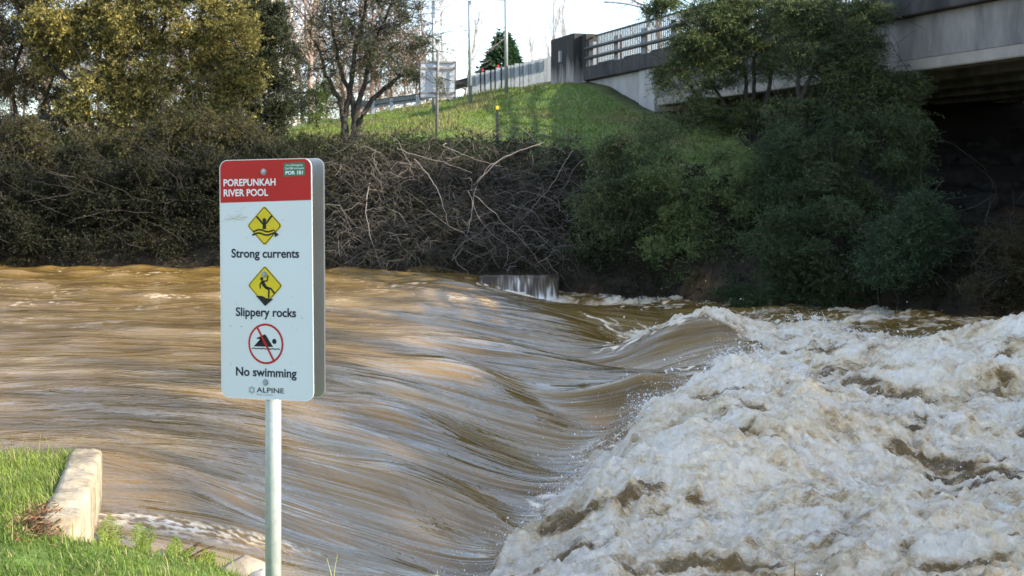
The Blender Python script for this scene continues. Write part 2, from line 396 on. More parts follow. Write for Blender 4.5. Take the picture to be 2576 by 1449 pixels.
wmix = ramp(math_n('ADD', aw, math_n('MULTIPLY', math_n('ADD', math_n('MULTIPLY', math_n('SUBTRACT', fnz, .5), .75), math_n('MULTIPLY', math_n('SUBTRACT', fleck, .5), 1.0)), afo)), [(.06, 0.0), (.24, .55), (.46, .93), (.70, 1.0)])
foamc = ramp(wsum, [(.12, (.46, .295, .125)), (.38, (.78, .585, .345)), (.62, (.94, .79, .56)), (.86, (.98, .90, .76))])
fl2 = noise_n(comb(math_n('MULTIPLY', au, 7.0), math_n('MULTIPLY', av, 17.0), math_n('MULTIPLY', aw, 1.5)), 1.0, 6, .70, 1.8)
fl3 = noise_n(tcn.outputs['Object'], 26.0, 5, .65, 1.0)
dens = noise_n(tcn.outputs['Object'], 1.1, 3, .6)
fm = ramp(math_n('ADD', math_n('ADD', math_n('MULTIPLY', fl2, .62), math_n('MULTIPLY', fl3, .38)), math_n('MULTIPLY', math_n('SUBTRACT', dens, .5), .45)), [(.49, 0.0), (.57, 1.0)])
dk = ramp(math_n('ADD', math_n('MULTIPLY', fl2, .5), math_n('MULTIPLY', fl3, .5)), [(.36, 1.0), (.45, 0.0)])
fcol = n.new('ShaderNodeMix'); fcol.data_type = 'RGBA'; l.new(math_n('MULTIPLY', fm, .88), fcol.inputs['Factor']); l.new(foamc, fcol.inputs['A']); fcol.inputs['B'].default_value = (.98, .905, .775, 1)  # white flecks: froth, plus specular glints painted into the colour
fco2 = n.new('ShaderNodeMix'); fco2.data_type = 'RGBA'; l.new(math_n('MULTIPLY', dk, .55), fco2.inputs['Factor']); l.new(fcol.outputs['Result'], fco2.inputs['A']); fco2.inputs['B'].default_value = (.33, .215, .10, 1)
foamc = fco2.outputs['Result']
mixc = n.new('ShaderNodeMix'); mixc.data_type = 'RGBA'
l.new(wmix, mixc.inputs['Factor']); l.new(mud, mixc.inputs['A']); l.new(foamc, mixc.inputs['B'])
l.new(mixc.outputs['Result'], b.inputs['Base Color'])
l.new(math_n('ADD', .06, math_n('MULTIPLY', wmix, .45)), b.inputs['Roughness'])
b.inputs['IOR'].default_value = 1.45; b.inputs['Specular IOR Level'].default_value = 0.5
h = math_n('ADD', math_n('MULTIPLY', math_n('ADD', math_n('MULTIPLY', s1, math_n('ADD', .050, math_n('MULTIPLY', ad_, .035))), math_n('MULTIPLY', s2, .005)), math_n('SUBTRACT', 1.0, afo)),
           math_n('MULTIPLY', afo, math_n('MULTIPLY', fnz, .085)))
rip = noise_n(tcn.outputs['Object'], 5.0, 4, .6, .4)
h = math_n('ADD', h, math_n('MULTIPLY', rip, .012))
bp = n.new('ShaderNodeBump'); bp.inputs['Strength'].default_value = .9; bp.inputs['Distance'].default_value = 1.0
l.new(h, bp.inputs['Height']); l.new(bp.outputs[0], b.inputs['Normal'])
M['water'] = m
river = mesh_np('river_water', wv, wq, m, True, attrs={'drop': np.clip(sstep(-.02, -.22, z0)*.9+.05, 0, 1).ravel(), 'white': white.ravel(), 'foam': foam.ravel(), 'v': v.ravel(), 'u': u.ravel()})
struct(river, 'brown flooded river pouring over a drowned weir into white foam', 'river')

# side weir with a thin curtain of water
ws = thing('side_weir', 'low concrete ledge at the far bank with a thin curtain of water falling over it', 'weir')
xa, xb = PX(1205, 690, 31.6)[0], PX(1402, 690, 31.6)[0]
bm = bmesh.new(); bm_box(bm, ((xa+xb)/2, 33.12, -.56), (xb-xa, 2.2, .98))
bm_obj('ledge', bm, mat_plain('wet_concrete', (.03, .026, .02), .35, var=.5, scale=3), ws, bevel=.03)
cu = np.linspace(xa, xb+.06, 260); ct = np.linspace(0, 1, 40)
CXg, CT = np.meshgrid(cu, ct)
rag = .06*pn(cu*6, cu*0, 5)
yc = 32.6-CT*1.0-.32*sstep(.35, 1, CT)
zc = -.015-.60*np.clip((CT-.62)/.38, 0, 1)**1.3+.030*pn(CXg*2.2, CT*2, 6)+.014*pn(CXg*8, CT*2, 14)
yc = .5*np.clip((CXg-xb+.25)/.3, 0, 1)**2+31.95+(.9*(1-np.clip(CT/.62, 0, 1)))-.30*np.clip((CT-.62)/.38, 0, 1)**.6+(.05*pn(CXg*7, CT*.6, 7)+.02*pn(CXg*22, CT*1.2, 8))*sstep(.5, .8, CT)
strk = np.clip(.08+.35*sstep(.6, 1, CT)+.9*pn(CXg*5+.5*pn(CXg*3, CT*4, 12), CT*2.2, 9)+.8*pn(CXg*17+.6*pn(CXg*6, CT*7, 13), CT*4, 10)+.7*sstep(.9, 1, CT), 0, 1)*sstep(.55, .75, CT)
ii = np.arange(cu.size*ct.size).reshape(ct.size, cu.size)
m2, n, l, b = mat_new('falling_water')
aw = attr('white')
b.inputs['Roughness'].default_value = .15; b.inputs['IOR'].default_value = 1.33
l.new(ramp(aw, [(0, (.05, .036, .022)), (.4, (.15, .125, .095)), (1, (.78, .77, .75))]), b.inputs['Base Color'])
mesh_np('water_curtain', np.stack([CXg, yc, zc], 2).reshape(-1, 3), np.stack([ii[:-1, :-1], ii[:-1, 1:], ii[1:, 1:], ii[1:, :-1]], 2).reshape(-1, 4), m2, True, ws, {'white': strk.ravel()})

# flying spray: droplets and short strands over the foam front
def drops(C, R, stretch):
    t = (1+5**.5)/2
    base = np.array([(1, 0, 0), (-1, 0, 0), (0, 1, 0), (0, -1, 0), (0, 0, 1), (0, 0, -1)], float)
    tri = np.array([(0, 2, 4), (2, 1, 4), (1, 3, 4), (3, 0, 4), (2, 0, 5), (1, 2, 5), (3, 1, 5), (0, 3, 5)])
    V = base[None]*R[:, None, None]
    V[:, :, 2] *= stretch[:, None]
    ax = rng.normal(size=(len(C), 2))*.5
    V[:, :, 0] += V[:, :, 2]*ax[:, 0:1]; V[:, :, 1] += V[:, :, 2]*ax[:, 1:2]
    V = V+C[:, None]
    return V.reshape(-1, 3), (tri[None]+np.arange(len(C))[:, None, None]*6).reshape(-1, 3)
E = (edge*foam*nearw*(.25+spike*3)).ravel()
cell = (GX*GY).ravel()*0+np.repeat(yy**2, ncol)
pr = E*cell; pr /= pr.sum()
pick = rng.choice(len(pr), 8000, p=pr)
base = wv[pick]
up = rng.exponential(.085, len(pick)); clus = .35+1.3*np.clip(pn(base[:, 0]*2.2, base[:, 1]*2.2, 91)+.35, 0, 1.2)
C = base+np.stack([-.35*up+rng.normal(0, .07, len(pick)), rng.normal(0, .10, len(pick)), up*clus+.0], 1)
R = np.clip(rng.lognormal(math.log(.0038), .5, len(pick)), .002, .011)*base[:, 1]/12
pick2 = rng.choice(len(pr), 9000, p=(white*foam).ravel()*cell*nearw.ravel()/((white*foam).ravel()*cell*nearw.ravel()).sum())
C2 = wv[pick2]+np.stack([rng.normal(0, .03, 9000), rng.normal(0, .03, 9000), rng.exponential(.022, 9000)], 1)
R2 = np.clip(rng.lognormal(math.log(.0022), .5, 9000), .001, .006)
pick3 = rng.choice(len(pr), 26000, p=pr); up3 = rng.exponential(.10, 26000)
C3 = wv[pick3]+np.stack([-.45*up3+rng.normal(0, .10, 26000), rng.normal(0, .12, 26000), up3*(.3+1.1*np.clip(pn(wv[pick3][:, 0]*2.2, wv[pick3][:, 1]*2.2, 91)+.35, 0, 1.2))], 1)
R3 = rng.uniform(.0010, .0026, 26000)*wv[pick3][:, 1]/12
# splash fingers: chains of shrinking drops thrown up and back from the crest
F_C, F_R = [], []
pick4 = rng.choice(len(pr), 1500, p=pr)
for p_ in wv[pick4]:
    g_ = float(pn(p_[0]*1.7, p_[1]*1.7, 94))
    if g_ < -.02: continue
    nn_ = rng.integers(5, 12); vx, vy, vz = rng.normal(-.10, .09), rng.normal(0, .09), rng.uniform(.06, .22)*(.7+2*g_); r0_ = rng.uniform(.005, .010)*p_[1]/12
    for q_ in range(nn_):
        s_ = (q_+.6*rng.uniform())/nn_; F_C.append((p_[0]+vx*s_, p_[1]+vy*s_, p_[2]-.02+vz*s_*(1.25-.35*s_))); F_R.append(r0_*(1-.78*s_)*rng.uniform(.6, 1.2))
C = np.concatenate([C, C2, C3, np.array(F_C)]); R = np.concatenate([R, R2, R3, np.array(F_R)])
dv, df = drops(C, R, rng.choice([1, 1, 1.3, 1.8], len(C)))
M['spray'] = mat_plain('spray_drops', (.82, .83, .84), .25)
sp = mesh_np('water_spray', dv, df, M['spray'], True)
struct(sp, 'white droplets thrown up along the front of the foaming rapids', 'spray', 'stuff')

# ------------------------------------------------------------------ far bank, embankment, road
BW = np.array([(-40, 37), (-16, 36.2), (-8, 35.4), (-1.2, 33.6), (1.0, 33.2), (3.2, 32.3), (6, 30.6), (9, 28.2), (13, 25), (20, 20), (40, 8)], float)
def bank_y(x): return np.interp(x, BW[:, 0], BW[:, 1])
def wlev(x): return np.interp(x, (-1.5, 1.2), (0, -.55))
TP = [PX(*p) for p in [(1250,368,38.5),(1050,340,39.5),(900,352,40.5),(700,372,41),(300,425,41),(0,432,41),(-400,430,41),
 (1250,300,43.5),(1400,218,51),(1560,238,49.5),(1470,208,53),(1640,278,47),(1380,205,57),(1200,238,62),(1050,262,66),(960,283,69),(830,322,52),
 (1200,270,55),(1080,300,50),(720,330,62),(300,345,66),(-300,345,66),(1500,330,42),(1560,400,37.5),(1700,340,41),(2000,425,36),(2300,605,31),(2450,355,40),(2576,660,29),(2200,330,41.5),(2700,355,38),(2900,640,27)]]
TP += [np.array(p, float) for p in [(3, 75, 6.4), (-3, 85, 6.3), (-12, 90, 5.6), (12, 70, 6.0), (25, 60, 6), (40, 40, 5), (-40, 90, 5), (-45, 45, 3), (-60, 130, 6), (0, 130, 6.2), (60, 130, 6.2), (60, 30, 4), (14, 45, 4.6), (18, 36, 4.3)]]
TP = np.array(TP)
_tt = tps(TP[:, :2]/10, TP[:, 2], 1e-3)
def far_z(x, y):
    x = np.asarray(x, float); y = np.asarray(y, float)
    w = wlev(x); d = (y-bank_y(x))*.82+.22*pn(x*.7, y*.7, 101)
    t = np.clip(_tt(np.clip(x, -60, 60)/10, np.clip(y, 20, 130)/10), .3, 7.5)
    steep = np.where(d < 0, d*1.3-.1, 1.55*np.clip(d, 0, None)**.8)
    return np.where(d < .0, w+steep, np.minimum(w+steep, np.maximum(t, w+.1)))+.05*fbm(x*.8, y*.8, 3, 102)*np.clip(d, 0, 1)
tx = np.unique(np.concatenate([-np.geomspace(400, 26, 14), np.linspace(-26, 26, 330), np.geomspace(26, 400, 14)]))
ty = np.unique(np.concatenate([np.linspace(8, 26, 30), np.linspace(26, 60, 300), np.geomspace(60, 900, 40)]))
TX, TY = np.meshgrid(tx, ty)
TZ = far_z(TX, TY)
dW = TY-bank_y(TX)
gpat = fbm(TX*.35, TY*.35, 4, 111)
grass_m = sstep(2.6, 4.4, dW+.9*gpat)
dry = sstep(.05, .38, gpat+.35*fbm(TX*1.3, TY*1.3, 3, 112)-.05)
# worn dry strip along the road edge and the bare patch below the bridge end
dE = np.abs(TY-(57+(3.3-TX)*1.55))
strip = np.exp(-(dE/2.2)**2)*sstep(6, 3, TX)
dry = np.clip(np.maximum(dry*.55, strip), 0, 1)
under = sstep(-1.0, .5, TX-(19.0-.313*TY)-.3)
soil = np.array([.034, .026, .019]); clay = np.array([.115, .066, .030]); gr = np.array([.115, .165, .032]); dr = np.array([.26, .20, .11])
ck = sstep(.16, .42, fbm(TX*.6, TZ*1.1, 3, 113))[..., None]
tcol = (soil*(1-ck)+clay*ck)
gcol = gr*(1-dry[..., None])+dr*dry[..., None]
g3 = (grass_m*(1-under))[..., None]
tcol = tcol*(1-g3)+gcol*g3
tcol = tcol*(1-.62*under[..., None])  # ground colour darkened beneath the deck: bridge shade painted in
ii = np.arange(TX.size).reshape(TX.shape)
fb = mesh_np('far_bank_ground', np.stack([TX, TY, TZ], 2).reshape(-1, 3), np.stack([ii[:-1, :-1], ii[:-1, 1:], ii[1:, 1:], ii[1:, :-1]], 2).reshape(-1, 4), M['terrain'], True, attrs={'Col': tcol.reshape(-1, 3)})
struct(fb, 'far river bank rising to the green road embankment', 'ground')

# ------------------------------------------------------------------ near bank
WF_ = np.array((-2.41, 8.43)); WN_ = np.array((-1.99, 6.62))
def wall_x(y): return WN_[0]+(WF_[0]-WN_[0])*(y-WN_[1])/(WF_[1]-WN_[1])
def near_z(x, y):
    x = np.asarray(x, float); y = np.asarray(y, float)
    zr = np.interp(y, (-8, 0, 4, 5.5, 6.6, 7.0, 7.4, 7.8, 8.3, 9.5), (.3, 0, -.02, -.04, -.09, -.20, -.32, -.42, -.66, -1.6))
    zr = zr-sstep(-1.5, -.6, x)*np.interp(y, (4, 5.2, 7, 8), (0, .14, .34, .6))
    zl = np.interp(y, (-8, 0, 5, 6.2, 7), (.3, 0, .03, .07, .105))
    wy_ = sstep(6.50, 6.66, y)
    half = .8*(1-wy_)+.04*wy_
    xw = wall_x(y)-.10+.45*(1-wy_)
    s = sstep(xw-half, xw+half, x)
    zz = zl*(1-s)+zr*s+.018*fbm(x*1.6, y*1.6, 3, 121)
    # beyond the wall there is only river bed
    return np.where(y > 8.44, np.minimum(zz, -1.2), zz)
nx = np.linspace(-14, 16, 500); ny = np.linspace(-9, 9.6, 380)
NX, NY = np.meshgrid(nx, ny); NZ = near_z(NX, NY)
ndirt = sstep(.12, .34, fbm(NX*1.4, NY*1.4, 4, 122))
nc = np.array([.10, .16, .03])*(1-ndirt[..., None]*.6)+np.array([.10, .07, .045])*ndirt[..., None]*.6
wet = sstep(-.30, -.5, NZ)[..., None]
nc = nc*(1-wet)+np.array([.09, .065, .045])*wet
ii = np.arange(NX.size).reshape(NX.shape)
nb = mesh_np('near_bank_ground', np.stack([NX, NY, NZ], 2).reshape(-1, 3), np.stack([ii[:-1, :-1], ii[:-1, 1:], ii[1:, 1:], ii[1:, :-1]], 2).reshape(-1, 4), M['terrain'], True, attrs={'Col': nc.reshape(-1, 3)})
struct(nb, 'grassy near river bank sloping down to the water', 'ground')
# ------------------------------------------------------------------ road bridge
def gz(y): return .012*(y-50)
NB = Vector((1, .313)).normalized()
def BP(y, off, z):
    return Vector((19.3-.313*y+NB.x*off, y+NB.y*off, z+gz(y)))
def bar(bm, y0, y1, o0, o1, z0, z1):
    A = [BP(y0, o0, z0), BP(y0, o1, z0), BP(y0, o1, z1), BP(y0, o0, z1)]
    B = [BP(y1, o0, z0), BP(y1, o1, z0), BP(y1, o1, z1), BP(y1, o0, z1)]
    bm_prism(bm, A, B)
bridge = thing('road_bridge', 'concrete road bridge crossing the river at upper right with black stained edge and steel railing', 'bridge', (0, 0, 0))
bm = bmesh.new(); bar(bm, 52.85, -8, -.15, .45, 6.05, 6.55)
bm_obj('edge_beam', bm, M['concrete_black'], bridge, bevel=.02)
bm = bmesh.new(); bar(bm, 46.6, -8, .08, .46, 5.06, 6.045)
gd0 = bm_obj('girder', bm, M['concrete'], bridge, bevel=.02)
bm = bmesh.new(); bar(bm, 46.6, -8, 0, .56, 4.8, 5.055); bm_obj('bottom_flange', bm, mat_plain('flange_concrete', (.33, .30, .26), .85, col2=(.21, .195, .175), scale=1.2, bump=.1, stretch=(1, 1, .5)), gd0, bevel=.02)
for off in (2.2, 4.2, 6.2, 8.2, 9.6):
    bm = bmesh.new(); bar(bm, 46.6, -8, off, off+.5, 4.82, 5.9); bm_obj('girder', bm, M['concrete'], bridge)
bm = bmesh.new(); bar(bm, 52.8, -8, .47, 10.2, 5.92, 6.30); bm_obj('deck', bm, M['concrete'], bridge)
bm = bmesh.new(); bar(bm, 75, -8, .9, 9.8, 6.304, 6.42); bm_obj('road_surface', bm, mat_plain('asphalt', (.05, .05, .052), .9, var=.3, scale=20), bridge)
bm = bmesh.new(); bar(bm, 52.8, -8, 10.0, 10.5, 6.05, 7.75); bm_obj('far_parapet', bm, M['concrete'], bridge)
# abutment: wing wall under the beam and the front wall under the deck
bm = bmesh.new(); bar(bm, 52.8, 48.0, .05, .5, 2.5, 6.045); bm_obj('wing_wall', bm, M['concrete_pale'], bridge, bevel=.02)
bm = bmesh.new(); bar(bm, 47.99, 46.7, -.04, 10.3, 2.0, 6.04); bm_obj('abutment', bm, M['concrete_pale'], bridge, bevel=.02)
bm = bmesh.new(); bar(bm, 55.8, 53.3, -.35, .5, 5.0, 7.86); bar(bm, 53.29, 52.87, -.05, .45, 5.0, 7.80)
m, n, l, b = mat_new('block_concrete')
tcn = n.new('ShaderNodeTexCoord'); sx = n.new('ShaderNodeSeparateXYZ'); l.new(tcn.outputs['Object'], sx.inputs[0])
mpn = n.new('ShaderNodeMapping'); mpn.inputs['Scale'].default_value = (2.5, 2.5, .35); l.new(tcn.outputs['Object'], mpn.inputs[0])
t = n.new('ShaderNodeTexNoise'); t.inputs['Scale'].default_value = 1.3; t.inputs['Detail'].default_value = 7; l.new(mpn.outputs[0], t.inputs['Vector'])
ad = n.new('ShaderNodeMath'); ad.operation = 'MULTIPLY_ADD'; ad.inputs[1].default_value = 1.6; l.new(t.outputs['Fac'], ad.inputs[0])
zm = n.new('ShaderNodeMapRange'); zm.inputs['From Min'].default_value = 5.9; zm.inputs['From Max'].default_value = 7.3; zm.inputs['To Min'].default_value = .25; zm.inputs['To Max'].default_value = -.65
l.new(sx.outputs['Z'], zm.inputs['Value']); l.new(zm.outputs[0], ad.inputs[2])
r = n.new('ShaderNodeValToRGB'); r.color_ramp.elements[0].position = .42; r.color_ramp.elements[0].color = (.028, .026, .025, 1); r.color_ramp.elements[1].position = .85; r.color_ramp.elements[1].color = (.30, .28, .26, 1)
l.new(ad.outputs[0], r.inputs[0]); l.new(r.outputs[0], b.inputs['Base Color']); b.inputs['Roughness'].default_value = .9
eb = bm_obj('end_block', bm, m, bridge, bevel=.03)
bm = bmesh.new(); p = BP(54.6, -.36, 7.1); bm_box(bm, p, (.16, .16, .42), Matrix.Rotation(math.atan2(-.313, -1), 3, 'Z')); bm_obj('plate', bm, M['galv'], eb)
# railing: baluster panel and, in front of it, posts with two dark tubes
bm = bmesh.new(); bar(bm, 52.8, -8, .30, .36, 7.70, 7.76); bar(bm, 52.8, -8, .30, .36, 6.66, 6.71)
y = 52.7
while y > 24:
    bar(bm, y, y-.036, .31, .346, 6.71, 7.70); y -= .15
bm_obj('baluster_panel', bm, M['darksteel'], bridge)
for z in (6.86, 7.22):
    bm = bmesh.new(); bm_cyl(bm, BP(52.7, -.10, z), BP(-8, -.10, z), .065, seg=10); bm_obj('rail', bm, mat_plain('dark_rail_steel', (.05, .055, .06), .5, metal=.2), bridge)
y = 52.55
while y > 20:
    bm = bmesh.new(); bar(bm, y, y-.36, -.02, .20, 6.555, 7.44); bm_obj('post', bm, mat_plain('painted_grey_steel', (.20, .215, .235), .6, var=.2), bridge, bevel=.01); y -= 2.35

# rocks of the slope under the bridge
def rock_mesh(name, r, seed, mat, parent=None, loc=(0, 0, 0), flat=.75, sub=3):
    bm = bmesh.new(); bmesh.ops.create_icosphere(bm, subdivisions=sub, radius=1.0)
    rr = np.random.default_rng(seed)
    planes = rr.normal(size=(9, 3)); planes /= np.linalg.norm(planes, axis=1, keepdims=True); dd = rr.uniform(.62, .9, 9)
    sc = rr.uniform(.75, 1.25, 3); sc[2] *= flat
    for v_ in bm.verts:
        c = np.array(v_.co)
        for p_, d_ in zip(planes, dd):
            q = c@p_
            if q > d_: c = c-p_*(q-d_)*.9
        c = c*(1+.06*float(pn(c[0]*3+seed, c[1]*3+c[2]*2)))
        v_.co = c*sc*r
    return bm_obj(name, bm, mat, parent, smooth=False)
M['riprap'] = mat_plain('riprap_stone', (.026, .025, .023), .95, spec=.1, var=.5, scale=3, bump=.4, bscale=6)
protos = [rock_mesh('riprap_rock', 1, 200+k, M['riprap'], sub=2).data for k in range(4)]
for o in [o for o in COL.objects if o.name.startswith('riprap_rock')]: bpy.data.objects.remove(o)
k = 0
for (dx, dy) in [(2330+ (i % 7)*44+(i//7 % 2)*22, 360+(i//7)*52) for i in range(42)]:
    dx += random.uniform(-9, 9); dy += random.uniform(-10, 10)
    best = min(np.linspace(27, 42, 120), key=lambda Y: abs(PX(dx, dy, Y)[2]-float(far_z(*PX(dx, dy, Y)[:2]))))
    p = PX(dx, dy, best); s = random.uniform(.26, .48)
    o = bpy.data.objects.new('riprap_rock', protos[k % 4]); COL.objects.link(o); o.location = p; o.scale = (s, s, s); o.rotation_euler = (0, 0, random.uniform(0, 6))
    tag(o, 'dim grey boulder among the rocks piled in the dark under the bridge', 'rock', 'boulders under the bridge'); k += 1

# ------------------------------------------------------------------ roadside furniture on the embankment
def line_pts(pts): return [Vector(PX(*p)) for p in pts]
M['galv_dull'] = mat_plain('dull_galvanised_steel', (.36, .38, .40), .55, metal=.2, var=.3, scale=5)
gr_pts = line_pts([(1382,165,57.2),(1330,176,58.6),(1270,188,60.2),(1200,205,62.5),(1150,218,64.5),(1060,240,67)])
rail = thing('guard_rail', 'grey steel guard rail on close wide posts beside the bridge end block', 'guard rail', tuple(gr_pts[0]))
def local(o, p): return Vector(p)-Vector(o.location)
def wbeam(bm, pts, h=.31):
    prof = [(0, -.5), (.10, -.42), (.10, -.2), (0, -.06), (0, .06), (.10, .2), (.10, .42), (0, .5)]
    rows = []
    for i, p in enumerate(pts):
        d = (pts[min(i+1, len(pts)-1)]-pts[max(i-1, 0)]); d.z = 0; d.normalize(); nn = Vector((d.y, -d.x, 0))
        rows.append([bm.verts.new(p+nn*a*.8+Vector((0, 0, b_*h))) for a, b_ in prof])
    for a, c in zip(rows[:-1], rows[1:]):
        for i in range(len(prof)-1): bm.faces.new((a[i], a[i+1], c[i+1], c[i]))
bm = bmesh.new(); wbeam(bm, [local(rail, p)+Vector((0, .22, .10)) for p in gr_pts], .42); bm_obj('rail', bm, M['darksteel'], rail)
N = 19
for i in range(N):
    t = i/(N-1)*3.35; k0 = min(int(t), 3); p = gr_pts[k0].lerp(gr_pts[k0+1], t-k0)
    zt = p.z+.36; zb = float(far_z(p.x, p.y))-.2
    bm = bmesh.new(); bm_box(bm, local(rail, (p.x, p.y, (zt+zb)/2)), (.20 if i % 2 == 0 else .13, .16 if i % 2 == 0 else .10, zt-zb-(0 if i % 2 == 0 else .06)))
    po = bm_obj('post', bm, M['galv'] if i % 2 == 0 else M['galv_dull'], rail, bevel=.012)
    if i in (12, 15):
        bm = bmesh.new(); bm_box(bm, local(rail, (p.x, p.y-.02, zt+.06)), (.09, .05, .11)); bm_obj('reflector', bm, mat_plain('red_reflector', (.55, .03, .03), .3), po, bevel=.01)
g2 = line_pts([(1140,222,60.5),(1050,246,61.5),(975,256,62.3),(935,262,63),(880,262,66)])
rail2 = thing('guard_rail', 'far lower stretch of guard rail with dark beam behind the square sign back', 'guard rail', tuple(g2[0]))
bm = bmesh.new(); wbeam(bm, [local(rail2, p) for p in g2], .34); bm_obj('rail', bm, mat_plain('dark_beam_steel', (.20, .21, .22), .5, metal=.3, var=.3), rail2)  # beam in a darker grey steel than its posts
for (dx, dy, Y) in [(1137,225,60.6),(1052,250,61.6),(986,258,62.4),(940,262,63.1)]:
    p = Vector(PX(dx, dy, Y)); zt = p.z+.18; zb = float(far_z(p.x, p.y))-.2
    bm = bmesh.new(); bm_box(bm, local(rail2, (p.x, p.y-.12, (zt+zb)/2)), (.17, .12, zt-zb)); bm_obj('post', bm, M['galv'], rail2, bevel=.01)

# back of a square road sign
p = PX(1099, 335, 39.5); sb = thing('road_sign', 'square road sign seen from behind on a thin dark post on the grass slope', 'road sign', tuple(p))
def lp(o, dx, dy, Y): return Vector(PX(dx, dy, Y))-Vector(o.location)
bm = bmesh.new(); bm_cyl(bm, lp(sb, 1098.5, 345, 39.5), lp(sb, 1102, 125, 39.5), .042, seg=10); bm_obj('post', bm, mat_plain('grey_post_steel', (.17, .17, .17), .6, metal=.2), sb)
bm = bmesh.new(); a, b_, c, d = lp(sb, 1058, 154, 39.56), lp(sb, 1147, 156, 39.62), lp(sb, 1146, 247, 39.62), lp(sb, 1056, 245, 39.56)
bm_prism(bm, [a, b_, c, d], [q+Vector((0, .02, 0)) for q in (a, b_, c, d)])
pan = bm_obj('panel', bm, mat_plain('sign_back_aluminium', (.46, .49, .53), .5, metal=.3, var=.15, scale=4), sb)
for (y0, y1) in ((154, 158), (169, 174), (231, 235), (243, 247)):
    bm = bmesh.new(); bm_box(bm, (lp(sb, 1057, (y0+y1)/2, 39.54)+lp(sb, 1147, (y0+y1)/2+1, 39.6))/2, (.99, .05, (y1-y0)/F*39.5)); bm_obj('brace', bm, mat_plain('brace_steel', (.30, .27, .24), .6, var=.3), sb)
for xx in (1057, 1146):
    bm = bmesh.new(); bm_cyl(bm, lp(sb, xx, 154, 39.54), lp(sb, xx-1, 247, 39.54), .018, seg=8); bm_obj('edge_frame', bm, M['darksteel'], sb)

# large direction sign on three tall posts, its board cut by the top of the picture
p = PX(1182, 247, 55); ds = thing('direction_sign', 'large white direction sign high up on three tall grey posts', 'road sign', tuple(p))
for (x0, y0, x1, Y) in ((1091, 268, 1089.5, 55.3), (1183, 248, 1180.5, 55), (1274, 222, 1272, 54.8)):
    bm = bmesh.new(); bm_cyl(bm, lp(ds, x0, y0+12, Y), lp(ds, x1, -95, Y), .065, seg=12); bm_obj('post', bm, M['galv'], ds)
bm = bmesh.new(); bm_box(bm, (lp(ds, 1168, -48, 54.85)), (238/F*55, .03, 100/F*55)); bd = bm_obj('board', bm, mat_plain('sign_white', (.75, .76, .78), .4), ds, bevel=.012)
bm = bmesh.new(); bm_box(bm, (lp(ds, 1168, -46, 54.85)+Vector((0, -.018, 0))), (226/F*55, .006, 84/F*55)); bm_obj('legend_field', bm, mat_plain('sign_face_white', (.72, .73, .75), .4), bd)

# marker post with yellow cap
p = PX(1251, 366, 38.8); mpst = thing('marker_post', 'thin black marker post with yellow cap on the grass slope', 'post', tuple(p))
bm = bmesh.new(); bm_box(bm, (0, 0, .42), (.075, .05, 1.10)); bm_obj('shaft', bm, mat_plain('black_plastic', (.025, .025, .025), .6), mpst, bevel=.008)
bm = bmesh.new(); bm_box(bm, (0, 0, 1.02), (.085, .06, .10)); bm_obj('cap', bm, mat_plain('yellow_cap', (.75, .52, .02), .5), mpst, bevel=.008)

# street lamp over the bridge
p = PX(1632, 160, 60); sl = thing('street_lamp', 'slender grey street lamp with long curved arm above the bridge railing', 'street lamp', tuple(p))
arm = [lp(sl, *q) for q in ((1632,160,60),(1632,60,60),(1630,30,60),(1612,17,60),(1575,9,60),(1535,5,60))]
v_, q_ = tubes([(np.array([tuple(a) for a in arm]), np.array([.10, .09, .07, .05, .045, .04]))], 8)
mesh_np('pole', v_, q_, M['galv'], True, sl)
bm = bmesh.new(); bm_box(bm, lp(sl, 1527, 5, 60), (.30, .16, .08)); bm_obj('lamp_head', bm, M['galv'], sl, bevel=.03)
for dx, Y in ((1865, 62), (2031, 58)):
    p = PX(dx, 160, Y); o = thing('light_pole', ('pale straight pole behind the wattles, nearer the street lamp' if dx < 1900 else 'pale straight pole behind the wattles, nearer the girder'), 'pole', tuple(p), 0, 'pale poles behind the bridge')
    bm = bmesh.new(); bm_cyl(bm, (0, 0, 0), (0, 0, 5.5), .11, .09, 10); bm_obj('shaft', bm, M['galv'], o)
